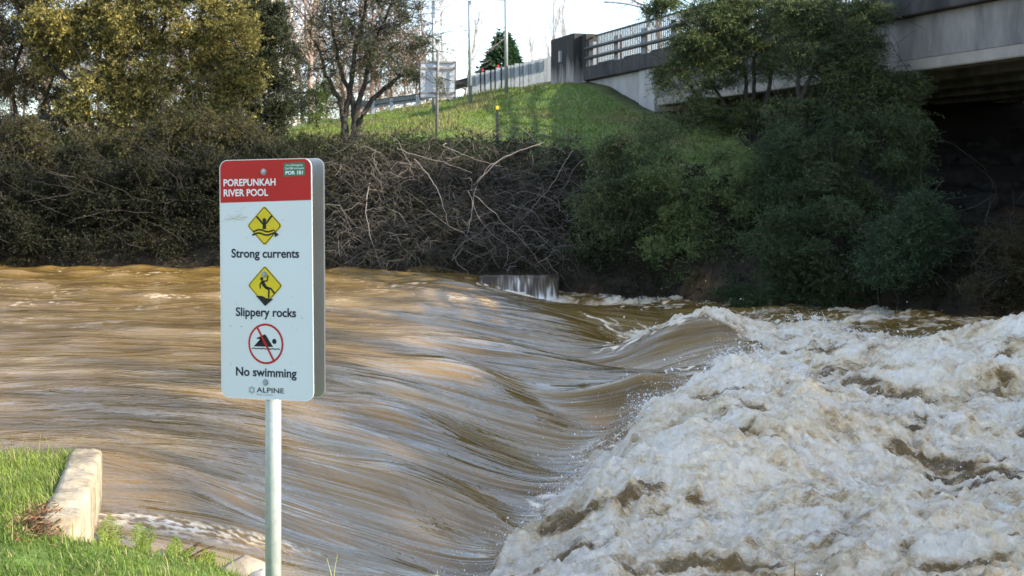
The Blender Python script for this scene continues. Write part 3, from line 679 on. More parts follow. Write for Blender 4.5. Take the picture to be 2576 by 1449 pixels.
# ------------------------------------------------------------------ vegetation
def leaf_quads(C, D, L, Wd):
    """diamond leaves: base C, direction D (unit), length L, width Wd"""
    n_ = len(C); rv = rng.normal(size=(n_, 3)); s = np.cross(D, rv); s /= np.linalg.norm(s, axis=1, keepdims=True)+1e-9
    V = np.stack([C, C+D*(L*.45)[:, None]+s*(Wd*.5)[:, None], C+D*L[:, None], C+D*(L*.45)[:, None]-s*(Wd*.5)[:, None]], 1)
    return V.reshape(-1, 3), np.arange(n_*4).reshape(n_, 4)
def unit(a): return a/(np.linalg.norm(a, axis=1, keepdims=True)+1e-9)
def foliage(centres, radii, n_per, L, Wd, colA, colB, colT=None, up=.35, flat=.75, tipf=.12, droop=0.0):
    """leaves in clumps; returns verts, quads, colours"""
    m_ = len(centres); idx_ = np.repeat(np.arange(m_), n_per)
    ml = 14; K = max(1, n_per//ml); n_per = K*ml; idx_ = np.repeat(np.arange(m_), n_per); ns = m_*K
    sd_ = unit(rng.normal(size=(ns, 3))+np.array([0, 0, up*.8])); sd_[:, 2] *= flat           # sprays radiating from the clump
    s0 = rng.normal(size=(ns, 3))*.28; sr = rng.uniform(.55, 1.1, ns)
    t = np.tile(np.linspace(.12, 1, ml), ns); si = np.repeat(np.arange(ns), ml)
    g = s0[si]+sd_[si]*(t*sr[si])[:, None]; g[:, 2] -= .22*t**2
    C = centres[idx_]+g*radii[idx_][:, None]+rng.normal(size=g.shape)*.012
    D = unit(sd_[si]*.7+unit(rng.normal(size=g.shape))*.75+np.array([0, 0, .15-droop]))
    Ls = L*rng.uniform(.6, 1.35, len(C)); Ws = Wd*rng.uniform(.7, 1.3, len(C))
    V, Q = leaf_quads(C, D, Ls, Ws)
    k = np.clip(rng.uniform(0, 1, m_)[idx_]*.9+rng.normal(0, .18, len(C))+.12, 0, 1)[:, None]
    col = np.array(colA)*(1-k)+np.array(colB)*k
    if colT is not None:
        t = (rng.uniform(0, 1, len(C)) < tipf*(.3+1.4*rng.uniform(0, 1, m_)[idx_]))[:, None]
        col = np.where(t, np.array(colT)*rng.uniform(.7, 1.2, (len(C), 1)), col)
    col = col*rng.uniform(.75, 1.2, (len(C), 1))
    return V, Q, np.repeat(col, 4, 0)
def curve_to(a, b_, n_=7, bend=.12):
    a = np.array(a, float); b_ = np.array(b_, float); t = np.linspace(0, 1, n_)[:, None]
    L_ = np.linalg.norm(b_-a)
    off = rng.normal(size=3)*bend*L_; off[2] = abs(off[2])*.2-.10*L_*.5
    return a+(b_-a)*t+off*np.sin(np.pi*t)+rng.normal(size=(n_, 3))*.012*L_*np.sin(np.pi*t)
def make_tree(name, label, cat, base, blobs, nclump, crad, n_per, L, Wd, colA, colB, colT=None, trunks=None, group=None, bark='bark', tr=.10, shell=.45, flat=.75, tipf=.12, twigs=0, trans=None, up=.35, dz=.8):
    """base (dx,dy,Y); blobs (dx,dy,rx,ry[,dY]) in picture units at the tree's distance; trunks: polylines of (dx,dy)"""
    Y0 = base[2]; B = PX(*base); root = thing(name, label, cat, tuple(B), 0, group)
    k = Y0/F
    ar = np.array([b_[2]*b_[3] for b_ in blobs], float); cnt = np.maximum(1, np.round(nclump*ar/ar.sum())).astype(int)
    cen = []
    for b_, c in zip(blobs, cnt):
        Yb = Y0+(b_[4] if len(b_) > 4 else 0); p0 = PX(b_[0], b_[1], Yb)
        g = unit(rng.normal(size=(c, 3)))*(rng.uniform(shell**3, 1, c)**(1/3))[:, None]
        cen.append(p0+g*np.array([b_[2]*k, min(b_[2], b_[3]*1.4)*k*dz, b_[3]*k]))
    cen = np.concatenate(cen)
    crs = crad*rng.uniform(.6, 1.35, len(cen))
    V, Q, Cc = foliage(cen, crs, n_per, L, Wd, colA, colB, colT, flat=flat, tipf=tipf, up=up)
    mesh_np('crown', V-B, Q, M['leaf'], False, root, {'Col': Cc})
    paths = []; nodes = []
    for tp in (trunks or [[(base[0], base[1]), (blobs[0][0], blobs[0][1])]]):
        P = np.array([PX(q[0], q[1], Y0+(q[2] if len(q) > 2 else 0)) for q in tp])
        s = np.linspace(0, len(P)-1, len(P)*4-3); P = np.stack([np.interp(s, np.arange(len(P)), P[:, i]) for i in range(3)], 1)
        P[1:-1] += rng.normal(size=P[1:-1].shape)*.025
        R = np.linspace(tr, tr*.35, len(P)); paths.append((P, R)); nodes += [(p_, r_) for p_, r_ in zip(P[2:], R[2:])]
    NP = np.array([n_[0] for n_ in nodes]); NR = np.array([n_[1] for n_ in nodes])
    order = np.argsort(np.array([np.min(np.linalg.norm(NP-c, axis=1)) for c in cen]))
    for i in order:
        d = np.linalg.norm(NP-cen[i], axis=1)+.6*np.maximum(0, NP[:, 2]-cen[i][2])
        j = int(np.argmin(d)); P = curve_to(NP[j], cen[i], 6)
        R = np.linspace(min(NR[j]*.7, .05), .006, 6); paths.append((P, R))
        NP = np.concatenate([NP, P[2:]]); NR = np.concatenate([NR, R[2:]])
    for i in range(twigs):
        c = cen[rng.integers(len(cen))]; e = c+rng.normal(size=3)*crad*1.6+np.array([0, 0, .1]); paths.append((curve_to(c, e, 5, .2), np.linspace(.009, .003, 5)))
    v_, q_ = tubes(paths, 5); mesh_np('trunk', v_-B, q_, M[bark], True, root)
    return root

OL_D, OL_L, GOLD = (.062, .072, .030), (.210, .190, .062), (.42, .34, .10)
make_tree('wattle_tree', 'big olive and gold leaved tree on the far left bank with sunlit top', 'tree', (250, 400, 42),
 [(420,-70,230,90),(440,55,170,80),(560,95,100,70),(300,45,110,75),(400,165,150,70),(540,190,90,60),(210,70,80,60),(430,265,170,70),(330,300,90,50),(420,335,170,40),(230,240,90,70),(150,60,90,60),(110,130,60,60),(600,180,60,60),(500,300,70,50),(280,360,90,40),(250,150,80,60),(560,280,70,50)],
 620, .44, 322, .095, .032, OL_D, OL_L, GOLD,
 trunks=[[(245,400),(240,350),(213,257),(187,220),(143,167),(100,130)],[(255,400),(300,330),(335,250),(380,150),(420,40)],[(335,400),(340,330),(390,250),(480,160),(560,80)],[(243,370),(190,310),(130,290),(60,300)]], tr=.13, tipf=.30, twigs=250)
make_tree('dark_tree', 'dark grey green tree standing behind the warning sign, right of the golden tree', 'tree', (632, 385, 44),
 [(630,100,90,90),(690,150,60,80),(650,230,90,60),(720,280,60,45),(580,300,70,45),(640,310,110,50),(600,0,90,70),(690,30,40,60)],
 190, .42, 420, .090, .028, (.022, .030, .016), (.060, .070, .034), (.12, .12, .05),
 trunks=[[(634,390),(632,330),(622,233),(640,120),(650,20)],[(636,385),(660,330),(700,290),(735,255)],[(628,380),(600,300),(560,260)]], tr=.16, tipf=.06, twigs=150)
make_tree('wattle_tree', 'thin brown olive tree at the left picture edge with gaps between its branches', 'tree', (40, 420, 43),
 [(60,60,110,80),(150,120,70,70),(60,340,110,50),(170,320,60,60),(40,190,80,60),(120,250,60,40),(-60,100,100,110),(30,-40,160,60)],
 300, .44, 280, .085, .026, (.055, .055, .030), (.150, .130, .062), (.25, .18, .07),
 trunks=[[(40,430),(45,330),(30,220),(60,80),(80,-40)],[(42,420),(70,350),(110,270),(150,130)],[(40,400),(-10,300),(-60,120)]], tr=.09, tipf=.15, twigs=500)
make_tree('tea_tree', 'slender tree with several dark stems and fine grey green leaves above the brambles', 'tree', (878, 385, 40),
 [(930,35,130,60),(1020,75,80,55),(830,55,85,60),(960,160,100,50),(1070,125,55,30),(800,165,55,55),(880,-50,150,60),(1010,200,70,40),(900,110,90,60),(1030,-30,90,50),(760,250,40,40),(830,250,30,40),(1095,205,30,22,-.6)],
 260, .38, 210, .065, .017, (.050, .062, .034), (.105, .118, .060), (.15, .145, .07),
 trunks=[[(874,392),(868,300),(880,230),(893,130),(910,60),(930,-40)],[(882,390),(893,290),(915,210),(945,100),(985,10)],[(870,392),(862,280),(848,240),(820,190),(795,110)],[(888,390),(905,300),(950,240),(1010,190),(1080,195)],[(880,380),(895,330),(885,250),(850,150),(830,40)]], tr=.105, tipf=.1, twigs=900)
G_D, G_L, G_T = (.042, .070, .030), (.125, .155, .062), (.24, .235, .075)
make_tree('wattle_tree', 'green feathery wattle in front of the bridge railing and abutment', 'tree', (1890, 360, 36),
 [(1750,105,80,50),(1700,190,60,40),(1800,170,70,50),(1850,95,80,50),(1900,15,140,45),(1960,90,70,55),(1790,40,90,50),(1730,280,70,40),(1950,170,60,35),(1840,300,120,30),(1690,20,60,30)],
 190, .40, 560, .090, .017, G_D, G_L, G_T,
 trunks=[[(1886,370),(1880,235),(1870,150),(1860,60),(1850,-30)],[(1896,370),(1897,235),(1893,170),(1920,90),(1960,0)],[(1900,370),(1933,225),(1950,160),(1955,70),(1965,-20)],[(1880,365),(1830,280),(1790,200),(1740,110)],[(1878,340),(1770,270),(1720,190),(1700,100)]], tr=.065, tipf=.12, twigs=150, flat=.5)
make_tree('wattle_tree', 'leafier wattle overlapping the pale bridge girder', 'tree', (2020, 400, 32.5),
 [(2080,50,100,50),(2150,110,75,60),(2060,130,80,50),(2020,20,80,40),(2130,190,90,50),(2210,235,80,45),(2290,215,40,28),(2260,290,50,40),(2120,280,110,50),(2000,290,90,40),(2180,30,50,40)],
 200, .40, 560, .088, .017, (.036, .060, .030), (.105, .135, .062), (.19, .20, .065),
 trunks=[[(2012,410),(2007,220),(2010,170),(2030,60),(2062,-20)],[(2018,405),(2020,240),(2060,150),(2120,60)],[(2020,400),(2060,300),(2140,240),(2240,230)]], tr=.07, tipf=.10, twigs=120, flat=.5)
bush = [
 ('bright green wattle bush leaning over the rapids', (1800, 720, 32.6), [(1700,445,90,55),(1830,440,95,60),(1790,540,130,70),(1760,640,140,70),(1900,530,50,70),(1690,560,70,70),(1850,660,80,60)], 150, (.048, .086, .036), (.155, .205, .078), (.26, .29, .10)),
 ('green bush spreading onto the foot of the grass slope', (1540, 600, 33.2), [(1560,440,80,55),(1480,490,55,45),(1600,380,70,45),(1540,540,80,60),(1640,330,60,35),(1500,600,50,50),(1620,500,60,60)], 100, (.040, .066, .032), (.118, .150, .068), (.20, .20, .08)),
 ('dark bush under the bridge girder', (2090, 560, 31.6), [(2100,350,120,60),(2000,380,100,60),(2050,460,120,70),(2180,420,90,80),(2250,340,70,50),(1960,470,60,70),(2280,440,50,60)], 150, (.030, .054, .027), (.084, .118, .054), None),
 ('dark bush touching the foaming water at the far bank', (2120, 740, 30.0), [(2080,600,120,80),(2180,700,130,55),(2010,700,90,50),(1950,620,60,80),(2100,740,150,40),(1900,730,80,35)], 130, (.030, .052, .026), (.080, .112, .050), None),
 ('blue green sprig of wattle below the boulders', (2320, 640, 28.6), [(2330,535,55,45),(2290,600,80,50),(2360,600,40,40),(2250,660,80,40)], 70, (.027, .052, .029), (.070, .108, .056), None),
 ('thin brown twiggy bush at the right picture edge', (2520, 720, 27.4), [(2530,620,60,50),(2500,690,70,45),(2570,700,60,50)], 34, (.030, .030, .018), (.070, .062, .032), None),
]
for lab, base, bl, nc_, ca, cb, ct_ in bush:
    make_tree('bush', lab, 'bush', base, bl, int(nc_*.55), .46, 700, .090, .017, ca, cb, ct_, tr=.05, group='bushes along the far bank', tipf=.10, twigs=60, shell=.8, flat=.45)
# dark bushes overhanging the water on the left bank
LB = ((.013, .017, .010), (.036, .038, .021), (.075, .066, .03))
for i, (lab, cx, cy, rx, ry) in enumerate([
 ('dark bush overhanging the water at the left picture edge', 40, 520, 130, 110), ('dark bush with a yellowish top on the left bank, next to the edge one', 230, 500, 110, 110),
 ('dark bush low over the water under the big golden tree', 400, 510, 110, 115), ('dark bush on the bank directly left of the warning sign', 540, 500, 90, 120),
 ('dark bush half hidden behind the warning sign', 700, 490, 100, 120), ('low dark bush at the water line right of the warning sign', 845, 560, 70, 90)]):
    make_tree('bush', lab, 'bush', (cx, 640, 36.4), [(cx-rx*.3, cy-40-(i*41) % 50, rx*.5, ry*.6), (cx+rx*.5, cy-20-(i*67) % 60, rx*.45, ry*.5), (cx-rx*.4, cy+30, rx*.7, ry*.6), (cx+rx*.4, cy+40, rx*.7, ry*.6), (cx, cy+110, rx*.9, ry*.30, -.5)], 105, .40, 560, .062, .021, *LB, tr=.05,
              group='bushes along the far bank', tipf=.08, twigs=160, shell=.3)
make_tree('shrub', 'small bright green shrub beside the trunk of the slender tree', 'shrub', (800, 345, 52), [(795,255,28,40),(815,225,20,25),(785,300,25,25)], 26, .40, 220, .09, .03, (.07, .11, .025), (.15, .19, .05), None, tr=.04)
make_tree('shrub', 'weedy green patch of shrub on the grass at the foot of the slender tree', 'shrub', (760, 400, 41.5), [(740,375,60,22),(800,360,40,22),(830,385,40,18)], 34, .30, 260, .07, .025, (.04, .07, .018), (.09, .13, .035), None, tr=.03)
for i, (lab, cx, cy, rx, ry) in enumerate((('brown dry shrub over the edge of the grass at left', 470, 340, 80, 55), ('brown dry shrub between the golden and the dark tree', 585, 375, 60, 45), ('olive shrub below the thin tree at the left edge', 60, 355, 100, 55),
    ('olive shrub left of the leaning trunk', 190, 385, 80, 45), ('drooping olive shrub under the middle of the golden tree', 370, 380, 80, 55), ('drooping olive shrub beneath the dark tree', 660, 400, 70, 45))):
    make_tree('shrub', lab, 'shrub', (cx, 450, 38.6), [(cx, cy, rx, ry), (cx+40-20*(i % 3), cy-35, 45, 28), (cx-30, cy+50, rx*.8, 40)], 62, .36, 322, .075, .020, (.036, .040, .020), (.100, .095, .040), (.18, .13, .05), tr=.03, tipf=.12, twigs=120, group='shrubs on the left bank')

# conifer behind the guard rail
B = PX(1266, 330, 100); con = thing('conifer', 'dark green cone shaped conifer behind the guard rail', 'tree', tuple(B))
top = PX(1266, 78, 100)[2]-B[2]; hgt = top
nn = 15000; t = rng.uniform(0, 1, nn)**.62; zz_ = hgt*(1-t); rad = .15+t*3.9
nlay = 26; ph = rng.uniform(0, 2*np.pi, nn); lay = np.round(t*nlay)/nlay
zz_ = hgt*(1-lay)-.25*rng.uniform(0, 1, nn)-.22*rad*0
rr_ = rad*(.45+.55*rng.uniform(0, 1, nn)**.6)*(.78+.30*np.sin(ph*7+lay*40)**2)
Cn = np.stack([rr_*np.cos(ph), rr_*np.sin(ph), zz_-.10*rr_+.18*rng.normal(size=nn)], 1)
Dn = unit(np.stack([np.cos(ph), np.sin(ph), -.15+.4*rng.normal(size=nn)], 1)+.3*rng.normal(size=(nn, 3)))
V, Q = leaf_quads(Cn, Dn, .42*rng.uniform(.6, 1.3, nn), .15*rng.uniform(.7, 1.3, nn))
cc = np.array((.040, .085, .036))*rng.uniform(.5, 1.5, (nn, 1)); mesh_np('crown', V, Q, M['leaf'], False, con, {'Col': np.repeat(cc, 4, 0)})
bm = bmesh.new(); bm_cyl(bm, (0, 0, -.3), (0, 0, hgt*.97), .22, .02, 8); bm_obj('trunk', bm, M['bark'], con)

# bare winter trees
def bare_paths(h, r0, lean=0.0, n1=16, spread=.55, seed=0, fine=True, up=.5):
    rg = np.random.default_rng(seed); out = []
    def limb(p, d, L, r, lev):
        n_ = 7 if lev == 0 else 5; P = [p]; dd = d.copy()
        for i in range(n_-1):
            dd = dd+rg.normal(size=3)*(.06 if lev == 0 else .16)+np.array([0, 0, .05*up]); dd /= np.linalg.norm(dd); P.append(P[-1]+dd*L/(n_-1))
        P = np.array(P); out.append((P, np.linspace(r, r*(.25 if lev == 0 else .3), n_)))
        if lev >= (3 if fine else 2): return
        k_ = (n1, 7, 5)[lev]
        for i in range(k_):
            s = rg.uniform(.22 if lev == 0 else .15, 1)*(n_-1); j = min(int(s), n_-2); q = P[j]+(P[j+1]-P[j])*(s-j)
            ax = rg.normal(size=3); ax -= ax@dd*dd; ax /= np.linalg.norm(ax)
            nd = dd*(1-spread*.6)+ax*spread+np.array([0, 0, .22*up]); nd /= np.linalg.norm(nd)
            limb(q, nd, L*rg.uniform(.30, .52)*(1.1-s/(n_-1)*.45), max(r*.42*(1.05-s/(n_-1)*.7), .008), lev+1)
    limb(np.zeros(3), np.array([lean, 0, 1.0]), h, r0, 0); return out
def bare_proto(name, mat, **kw):
    v_, q_ = tubes(bare_paths(**kw), 3); me = mesh_np(name, v_, q_, mat, True); d = me.data; bpy.data.objects.remove(me); return d
bd_ = [bare_proto('branches', M['pinkbark'], h=11, r0=.15, n1=20, spread=.6, seed=s, up=.6) for s in (1, 2, 3)]
wd_ = [bare_proto('branches', M['whitebark'], h=12, r0=.16, n1=18, spread=.42, seed=s, up=1.0) for s in (5, 6)]
pd_ = bare_proto('branches', mat_plain('poplar_bark', (.42, .34, .30), .9), h=12, r0=.13, n1=24, spread=.30, seed=9, up=1.6)
def put_bare(label, dx, Y, dy, data, s, rz, group, nm='bare_tree'):
    p = PX(dx, dy, Y); o = thing(nm, label, 'tree', tuple(p), rz, group); o.scale = (s, s, s)
    c = bpy.data.objects.new('branches', data); COL.objects.link(c); c.parent = o
k = 0
for dx in range(-300, 1090, 27):
    Y = 64+((k*37) % 29)
    zz0 = float(far_z((dx-CX)/F*Y, Y)); dy = HOR-(zz0-EYE)*F/Y
    put_bare('leafless pinkish brown tree in the bare wood behind the left bank', dx+random.uniform(-15, 15), Y, dy, bd_[k % 3], random.uniform(.5, 1.1), random.uniform(0, 6), 'bare wood behind the left bank'); k += 1
for lab, dx, Y, s in (('white barked bare tree behind the golden tree', 610, 60, 1.0), ('tall white trunk showing through the dark tree', 716, 62, 1.1), ('thin white trunk left of the slender tree', 738, 66, 1.0),
                      ('white bare tree with spreading branches between the tall sign posts', 1165, 82, .62), ('white bare tree behind the back of the square sign', 1120, 86, .72)):
    zz0 = float(far_z((dx-CX)/F*Y, Y)); put_bare(lab, dx, Y, HOR-(zz0-EYE)*F/Y, wd_[k % 2], s, random.uniform(0, 6), 'white barked bare trees', 'white_tree'); k += 1
for lab, dx, Y, s in (('tall thin bare poplar left of the bridge end block', 1392, 120, .95), ('small bare poplar between the conifer and the bridge end block', 1345, 120, .75), ('bare poplar just behind the bridge end block', 1432, 125, .9)):
    put_bare(lab, dx, Y, 330, pd_, s, random.uniform(0, 6), 'bare poplars behind the road', 'poplar_tree')
put_bare('dark bare tree hanging over the street lamp arm', 1665, 66, 230, bd_[0], 1.05, 2.0, None)

# thicket of leafless shrubs and twigs at the foot of the bare wood
dx_ = rng.uniform(-250, 1120, 900); Yb = rng.uniform(66, 92, 900); dyt = rng.uniform(90, 345, 900)
cen = np.stack([(dx_-CX)/F*Yb, Yb, EYE-(dyt-HOR)/F*Yb], 1)
V, Q, Cc = foliage(cen, np.full(len(cen), 1.1), 98, .30, .035, (.13, .095, .075), (.30, .22, .17), (.20, .20, .06), tipf=.05)
o = mesh_np('winter_thicket', V, Q, M['leaf'], False, None, {'Col': Cc}); struct(o, 'pinkish brown leafless thicket of the distant winter wood', 'thicket', 'stuff')

# tall gums on the near bank beyond the bridge, right of the picture: they shade the rapids
gcen = []
for k in range(46):
    g = unit(rng.normal(size=(1, 3)))[0]*rng.uniform(.3, 1)**.5; gcen.append(np.array([g[0]*2.6, g[1]*2.6, 9.6+g[2]*5.6]))
gcen = np.array(gcen); V, Q, Cc = foliage(gcen, np.full(len(gcen), 1.05), 168, .34, .13, (.03, .05, .02), (.07, .10, .04))
gm = mesh_np('crown', V, Q, M['leaf'], False, None, {'Col': Cc}); gd_ = gm.data; bpy.data.objects.remove(gm)
gp = [(np.array([[0, 0, -.5], [.1, 0, 4], [0, .2, 8], [.1, .1, 14]]), np.array([.32, .26, .2, .05]))]+[(curve_to((0, .1, 5+6*(i/46)), c, 6), np.linspace(.09, .02, 6)) for i, c in enumerate(gcen)]
v_, q_ = tubes(gp, 6); gm = mesh_np('trunk', v_, q_, M['greybark'], True); gt_ = gm.data; bpy.data.objects.remove(gm)
for i, (gx0, gy0, sc_) in enumerate([(30.8, -.2, 1.07), (31.0, 2.4, 1.11), (30.2, 4.8, 1.04), (31.5, 8.2, 1.06), (30.0, 12.2, 1.04), (31.2, 16.4, 1.0), (35.6, .6, 1.10), (36, 4.5, 1.10), (36.5, 9.0, 1.10)]):
    o = thing('gum_tree', 'tall gum tree out of frame on the near bank beyond the bridge', 'tree', (gx0, gy0, float(near_z(14, 3))+.6), i*1.3, 'gum trees beyond the bridge'); o.scale = (sc_, sc_, sc_)
    for nm_, d_ in (('crown', gd_), ('trunk', gt_)):
        c = bpy.data.objects.new(nm_, d_); COL.objects.link(c); c.parent = o

# brambles: tangled canes over the steep bank
paths = []; pale = []
_yg = np.linspace(32.5, 44, 240)
def bank_hit(dx, dy):
    """distance at which the sight line through (dx, dy) meets the far bank"""
    h_ = far_z((dx-CX)/F*_yg, _yg)-(EYE-(dy-HOR)/F*_yg); k_ = np.argmax(h_ > 0); return _yg[k_] if h_[k_] > 0 else 41.0
for i in range(2300):
    dx = rng.uniform(835, 1460); dy = rng.uniform(345, 672); Y = min(bank_hit(dx, dy), 38.6)-rng.uniform(-.1, .75)
    a = PX(dx, dy, Y); L_ = rng.uniform(.5, 1.7); th_ = rng.uniform(0, 2*np.pi)
    e = a+np.array([math.cos(th_)*L_*.8, rng.uniform(-.4, .3), rng.uniform(-1.0, .55)*L_])
    m_ = (a+e)/2+np.array([0, -.1, .35*L_]); t_ = np.linspace(0, 1, 9)[:, None]
    P = (1-t_)**2*a+2*t_*(1-t_)*m_+t_**2*e+np.cumsum(rng.normal(size=(9, 3))*.035, 0)*(1 if i % 3 else 1.8)
    (pale if i % 6 == 0 else paths).append((P, np.linspace(1.25, .35, 9)*(rng.uniform(.0035, .0085) if i % 6 else rng.uniform(.004, .007))))
for (x0, y0, x1, y1, b_) in ((1370,360,1190,485,.1),(1195,490,1390,690,.25),(1180,480,1160,640,.05),(930,460,975,680,.1),(1040,400,1130,560,.2),(1250,640,1060,520,.1),(1300,380,1330,640,.3),(1120,360,1250,420,.2),(1000,370,1180,430,.15),(1440,380,1330,520,.2),(1550,480,1470,640,.2)):
    a, e = PX(x0, y0, 33.6), PX(x1, y1, 33.3); tt_ = np.linspace(0, 1, 20)[:, None]; cc_ = (a+e)/2+np.array([rng.normal()*b_*3, -.15, .05+b_*.5]); pale.append(((1-tt_)**2*a+2*tt_*(1-tt_)*cc_+tt_**2*e+np.cumsum(rng.normal(size=(20, 3))*.016, 0), np.linspace(.011, .004, 20)))
br = thing('bramble_thicket', 'tangle of bare brown bramble canes on the steep bank below the grass slope', 'bramble', tuple(PX(1140, 600, 34)))
br['kind'] = 'stuff'
B = np.array(br.location)
v_, q_ = tubes(paths, 4); mesh_np('canes', v_-B, q_, mat_plain('bramble_cane', (.090, .076, .058), .85, var=.4, scale=2), True, br)
v_, q_ = tubes(pale, 4); mesh_np('pale_canes', v_-B, q_, mat_plain('pale_cane', (.22, .19, .165), .85), True, br)
cen = []; 
for i in range(460):
    dx = rng.uniform(835, 1500); dy = rng.uniform(345, 680); cen.append(PX(dx, dy, min(bank_hit(dx, dy), 38.6)-rng.uniform(0, .35)))
cen = np.array(cen)
V, Q, Cc = foliage(cen, np.full(len(cen), .36), 84, .060, .026, (.024, .022, .014), (.072, .060, .038), (.045, .072, .028), tipf=.30)
mesh_np('bramble_leaves', V-B, Q, M['leaf'], False, br, {'Col': Cc})

# low dark growth all along the steep foot of the far bank
gx_ = rng.uniform(-16, 14, 2600); gd = rng.uniform(-.1, 3.6, 2600); gy_ = bank_y(gx_)+gd*1.1
keep = ~((gx_ > -4.4) & (gx_ < 1.0) & (rng.uniform(0, 1, 2600) < .30))
gx_, gy_ = gx_[keep], gy_[keep]; gz_ = far_z(gx_, gy_)+rng.uniform(0, .35, len(gx_))
cen = np.stack([gx_, gy_-.15, np.maximum(gz_, wlev(gx_)+.12)], 1)
V, Q, Cc = foliage(cen, np.full(len(cen), .36), 112, .062, .022, (.014, .018, .010), (.040, .040, .021), (.075, .055, .025), tipf=.06)
o = mesh_np('bank_undergrowth', V, Q, M['leaf'], False, None, {'Col': Cc}); struct(o, 'low dark undergrowth covering the steep foot of the far bank', 'undergrowth', 'stuff')
# grass of the embankment
ng = 90000
gx_ = rng.uniform(-16, 9, ng); gy_ = rng.uniform(37, 62, ng); gz_ = far_z(gx_, gy_)
dW_ = gy_-bank_y(gx_)+.9*fbm(gx_*.35, gy_*.35, 4, 111); keep = (dW_ > 3.0) & (gx_ < 18.5-.313*gy_)
gx_, gy_, gz_ = gx_[keep], gy_[keep], gz_[keep]; n_ = len(gx_)
dryk = np.clip(np.exp(-((np.abs(gy_-(57+(3.3-gx_)*1.55)))/2.2)**2)+.5*sstep(.05, .4, fbm(gx_*.35, gy_*.35, 4, 111)), 0, 1)
D = unit(np.stack([rng.normal(0, .35, n_), rng.normal(0, .35, n_), np.ones(n_)], 1))
V, Q = leaf_quads(np.stack([gx_, gy_, gz_-.02], 1), D, rng.uniform(.05, .13, n_)*(1+3.6*dryk*rng.uniform(0, 1, n_)), np.full(n_, .028))
cg = np.array((.135, .185, .038))[None]*(1-dryk[:, None])+np.array((.27, .21, .12))[None]*dryk[:, None]
o = mesh_np('embankment_grass', V, Q, M['grass'], False, None, {'Col': np.repeat(cg*rng.uniform(.7, 1.3, (n_, 1)), 4, 0)}); struct(o, 'short green grass with dry tufts on the road embankment', 'grass', 'stuff')
# ------------------------------------------------------------------ the warning sign
TH = math.radians(22)
SD = 5.37
PXM = 672.0                                    # picture units per metre at the sign
pc = PX(687.5, 703, SD+.055)
sign = thing('warning_sign', 'white and red river pool warning sign with three pictograms on a round galvanised post', 'sign', (pc[0], pc[1], -.25), -TH)
zc_ = EYE-(703-HOR)/F*SD+.25                   # panel centre height above the sign's base
m, n, l, b = mat_new('galvanised_pole')
tcn = n.new('ShaderNodeTexCoord'); vo = n.new('ShaderNodeTexVoronoi'); vo.inputs['Scale'].default_value = 45; l.new(tcn.outputs['Object'], vo.inputs['Vector'])
r = n.new('ShaderNodeValToRGB'); r.color_ramp.elements[0].color = (.30, .33, .33, 1); r.color_ramp.elements[1].color = (.40, .43, .42, 1); l.new(vo.outputs['Color'], r.inputs[0]); l.new(r.outputs[0], b.inputs['Base Color'])
b.inputs['Metallic'].default_value = .25; b.inputs['Roughness'].default_value = .42
bm = bmesh.new(); bm_cyl(bm, (0, 0, -.3), (0, 0, zc_+.42), .0298, seg=40); bm_obj('pole', bm, m, sign)
for z in (zc_+.36, zc_+.02, zc_-.39):
    bm = bmesh.new(); bm_cyl(bm, (0, 0, z-.014), (0, 0, z+.014), .034, seg=24); bm_box(bm, (0, 0, z), (.03, .086, .028)); bm_obj('clamp', bm, M['galv'], sign)

def panel_mesh(w, h, rad, t):
    bm = bmesh.new(); pts = []
    for cx_, cz_, a0 in ((w/2-rad, h/2-rad, 0), (-w/2+rad, h/2-rad, 90), (-w/2+rad, -h/2+rad, 180), (w/2-rad, -h/2+rad, 270)):
        for k in range(9):
            a = math.radians(a0+k*90/8); pts.append((cx_+rad*math.cos(a), cz_+rad*math.sin(a)))
    A = [bm.verts.new((x, -t/2, z)) for x, z in pts]; Bv = [bm.verts.new((x, t/2, z)) for x, z in pts]
    bm.faces.new(A[::-1]); bm.faces.new(Bv)
    for i in range(len(pts)): bm.faces.new((A[i], A[(i+1) % len(pts)], Bv[(i+1) % len(pts)], Bv[i]))
    return bm
PW, PH, RAD = .400, .902, .034
# weathered white sheeting: faint scratches and grime
m, n, l, b = mat_new('white_sign_sheeting')
tcn = n.new('ShaderNodeTexCoord')
def nzz(scale, sc, det=4, dist=0):
    mpn = n.new('ShaderNodeMapping'); mpn.inputs['Scale'].default_value = sc; l.new(tcn.outputs['Object'], mpn.inputs[0])
    t = n.new('ShaderNodeTexNoise'); t.inputs['Scale'].default_value = scale; t.inputs['Detail'].default_value = det; t.inputs['Distortion'].default_value = dist; l.new(mpn.outputs[0], t.inputs['Vector']); return t.outputs['Fac']
def rmp(f, p0, p1, c0=0., c1=1.):
    r = n.new('ShaderNodeValToRGB'); r.color_ramp.elements[0].position = p0; r.color_ramp.elements[1].position = p1
    r.color_ramp.elements[0].color = (c0, c0, c0, 1); r.color_ramp.elements[1].color = (c1, c1, c1, 1); l.new(f, r.inputs[0]); return r.outputs[0]
g1 = rmp(nzz(3.0, (1, 1, 1), 6), .35, .7, 0, .35)
s1_ = rmp(nzz(26, (1.0, 1, 2.2), 2, 1.5), .70, .74, 0, 1)
mk = rmp(nzz(5, (1, 1, 1), 2), .52, .62, 0, .55)
mul = n.new('ShaderNodeMath'); mul.operation = 'MULTIPLY'; l.new(s1_, mul.inputs[0]); l.new(mk, mul.inputs[1])
m1 = n.new('ShaderNodeMix'); m1.data_type = 'RGBA'; m1.inputs['A'].default_value = (.60, .635, .675, 1); m1.inputs['B'].default_value = (.56, .56, .54, 1); l.new(g1, m1.inputs['Factor'])
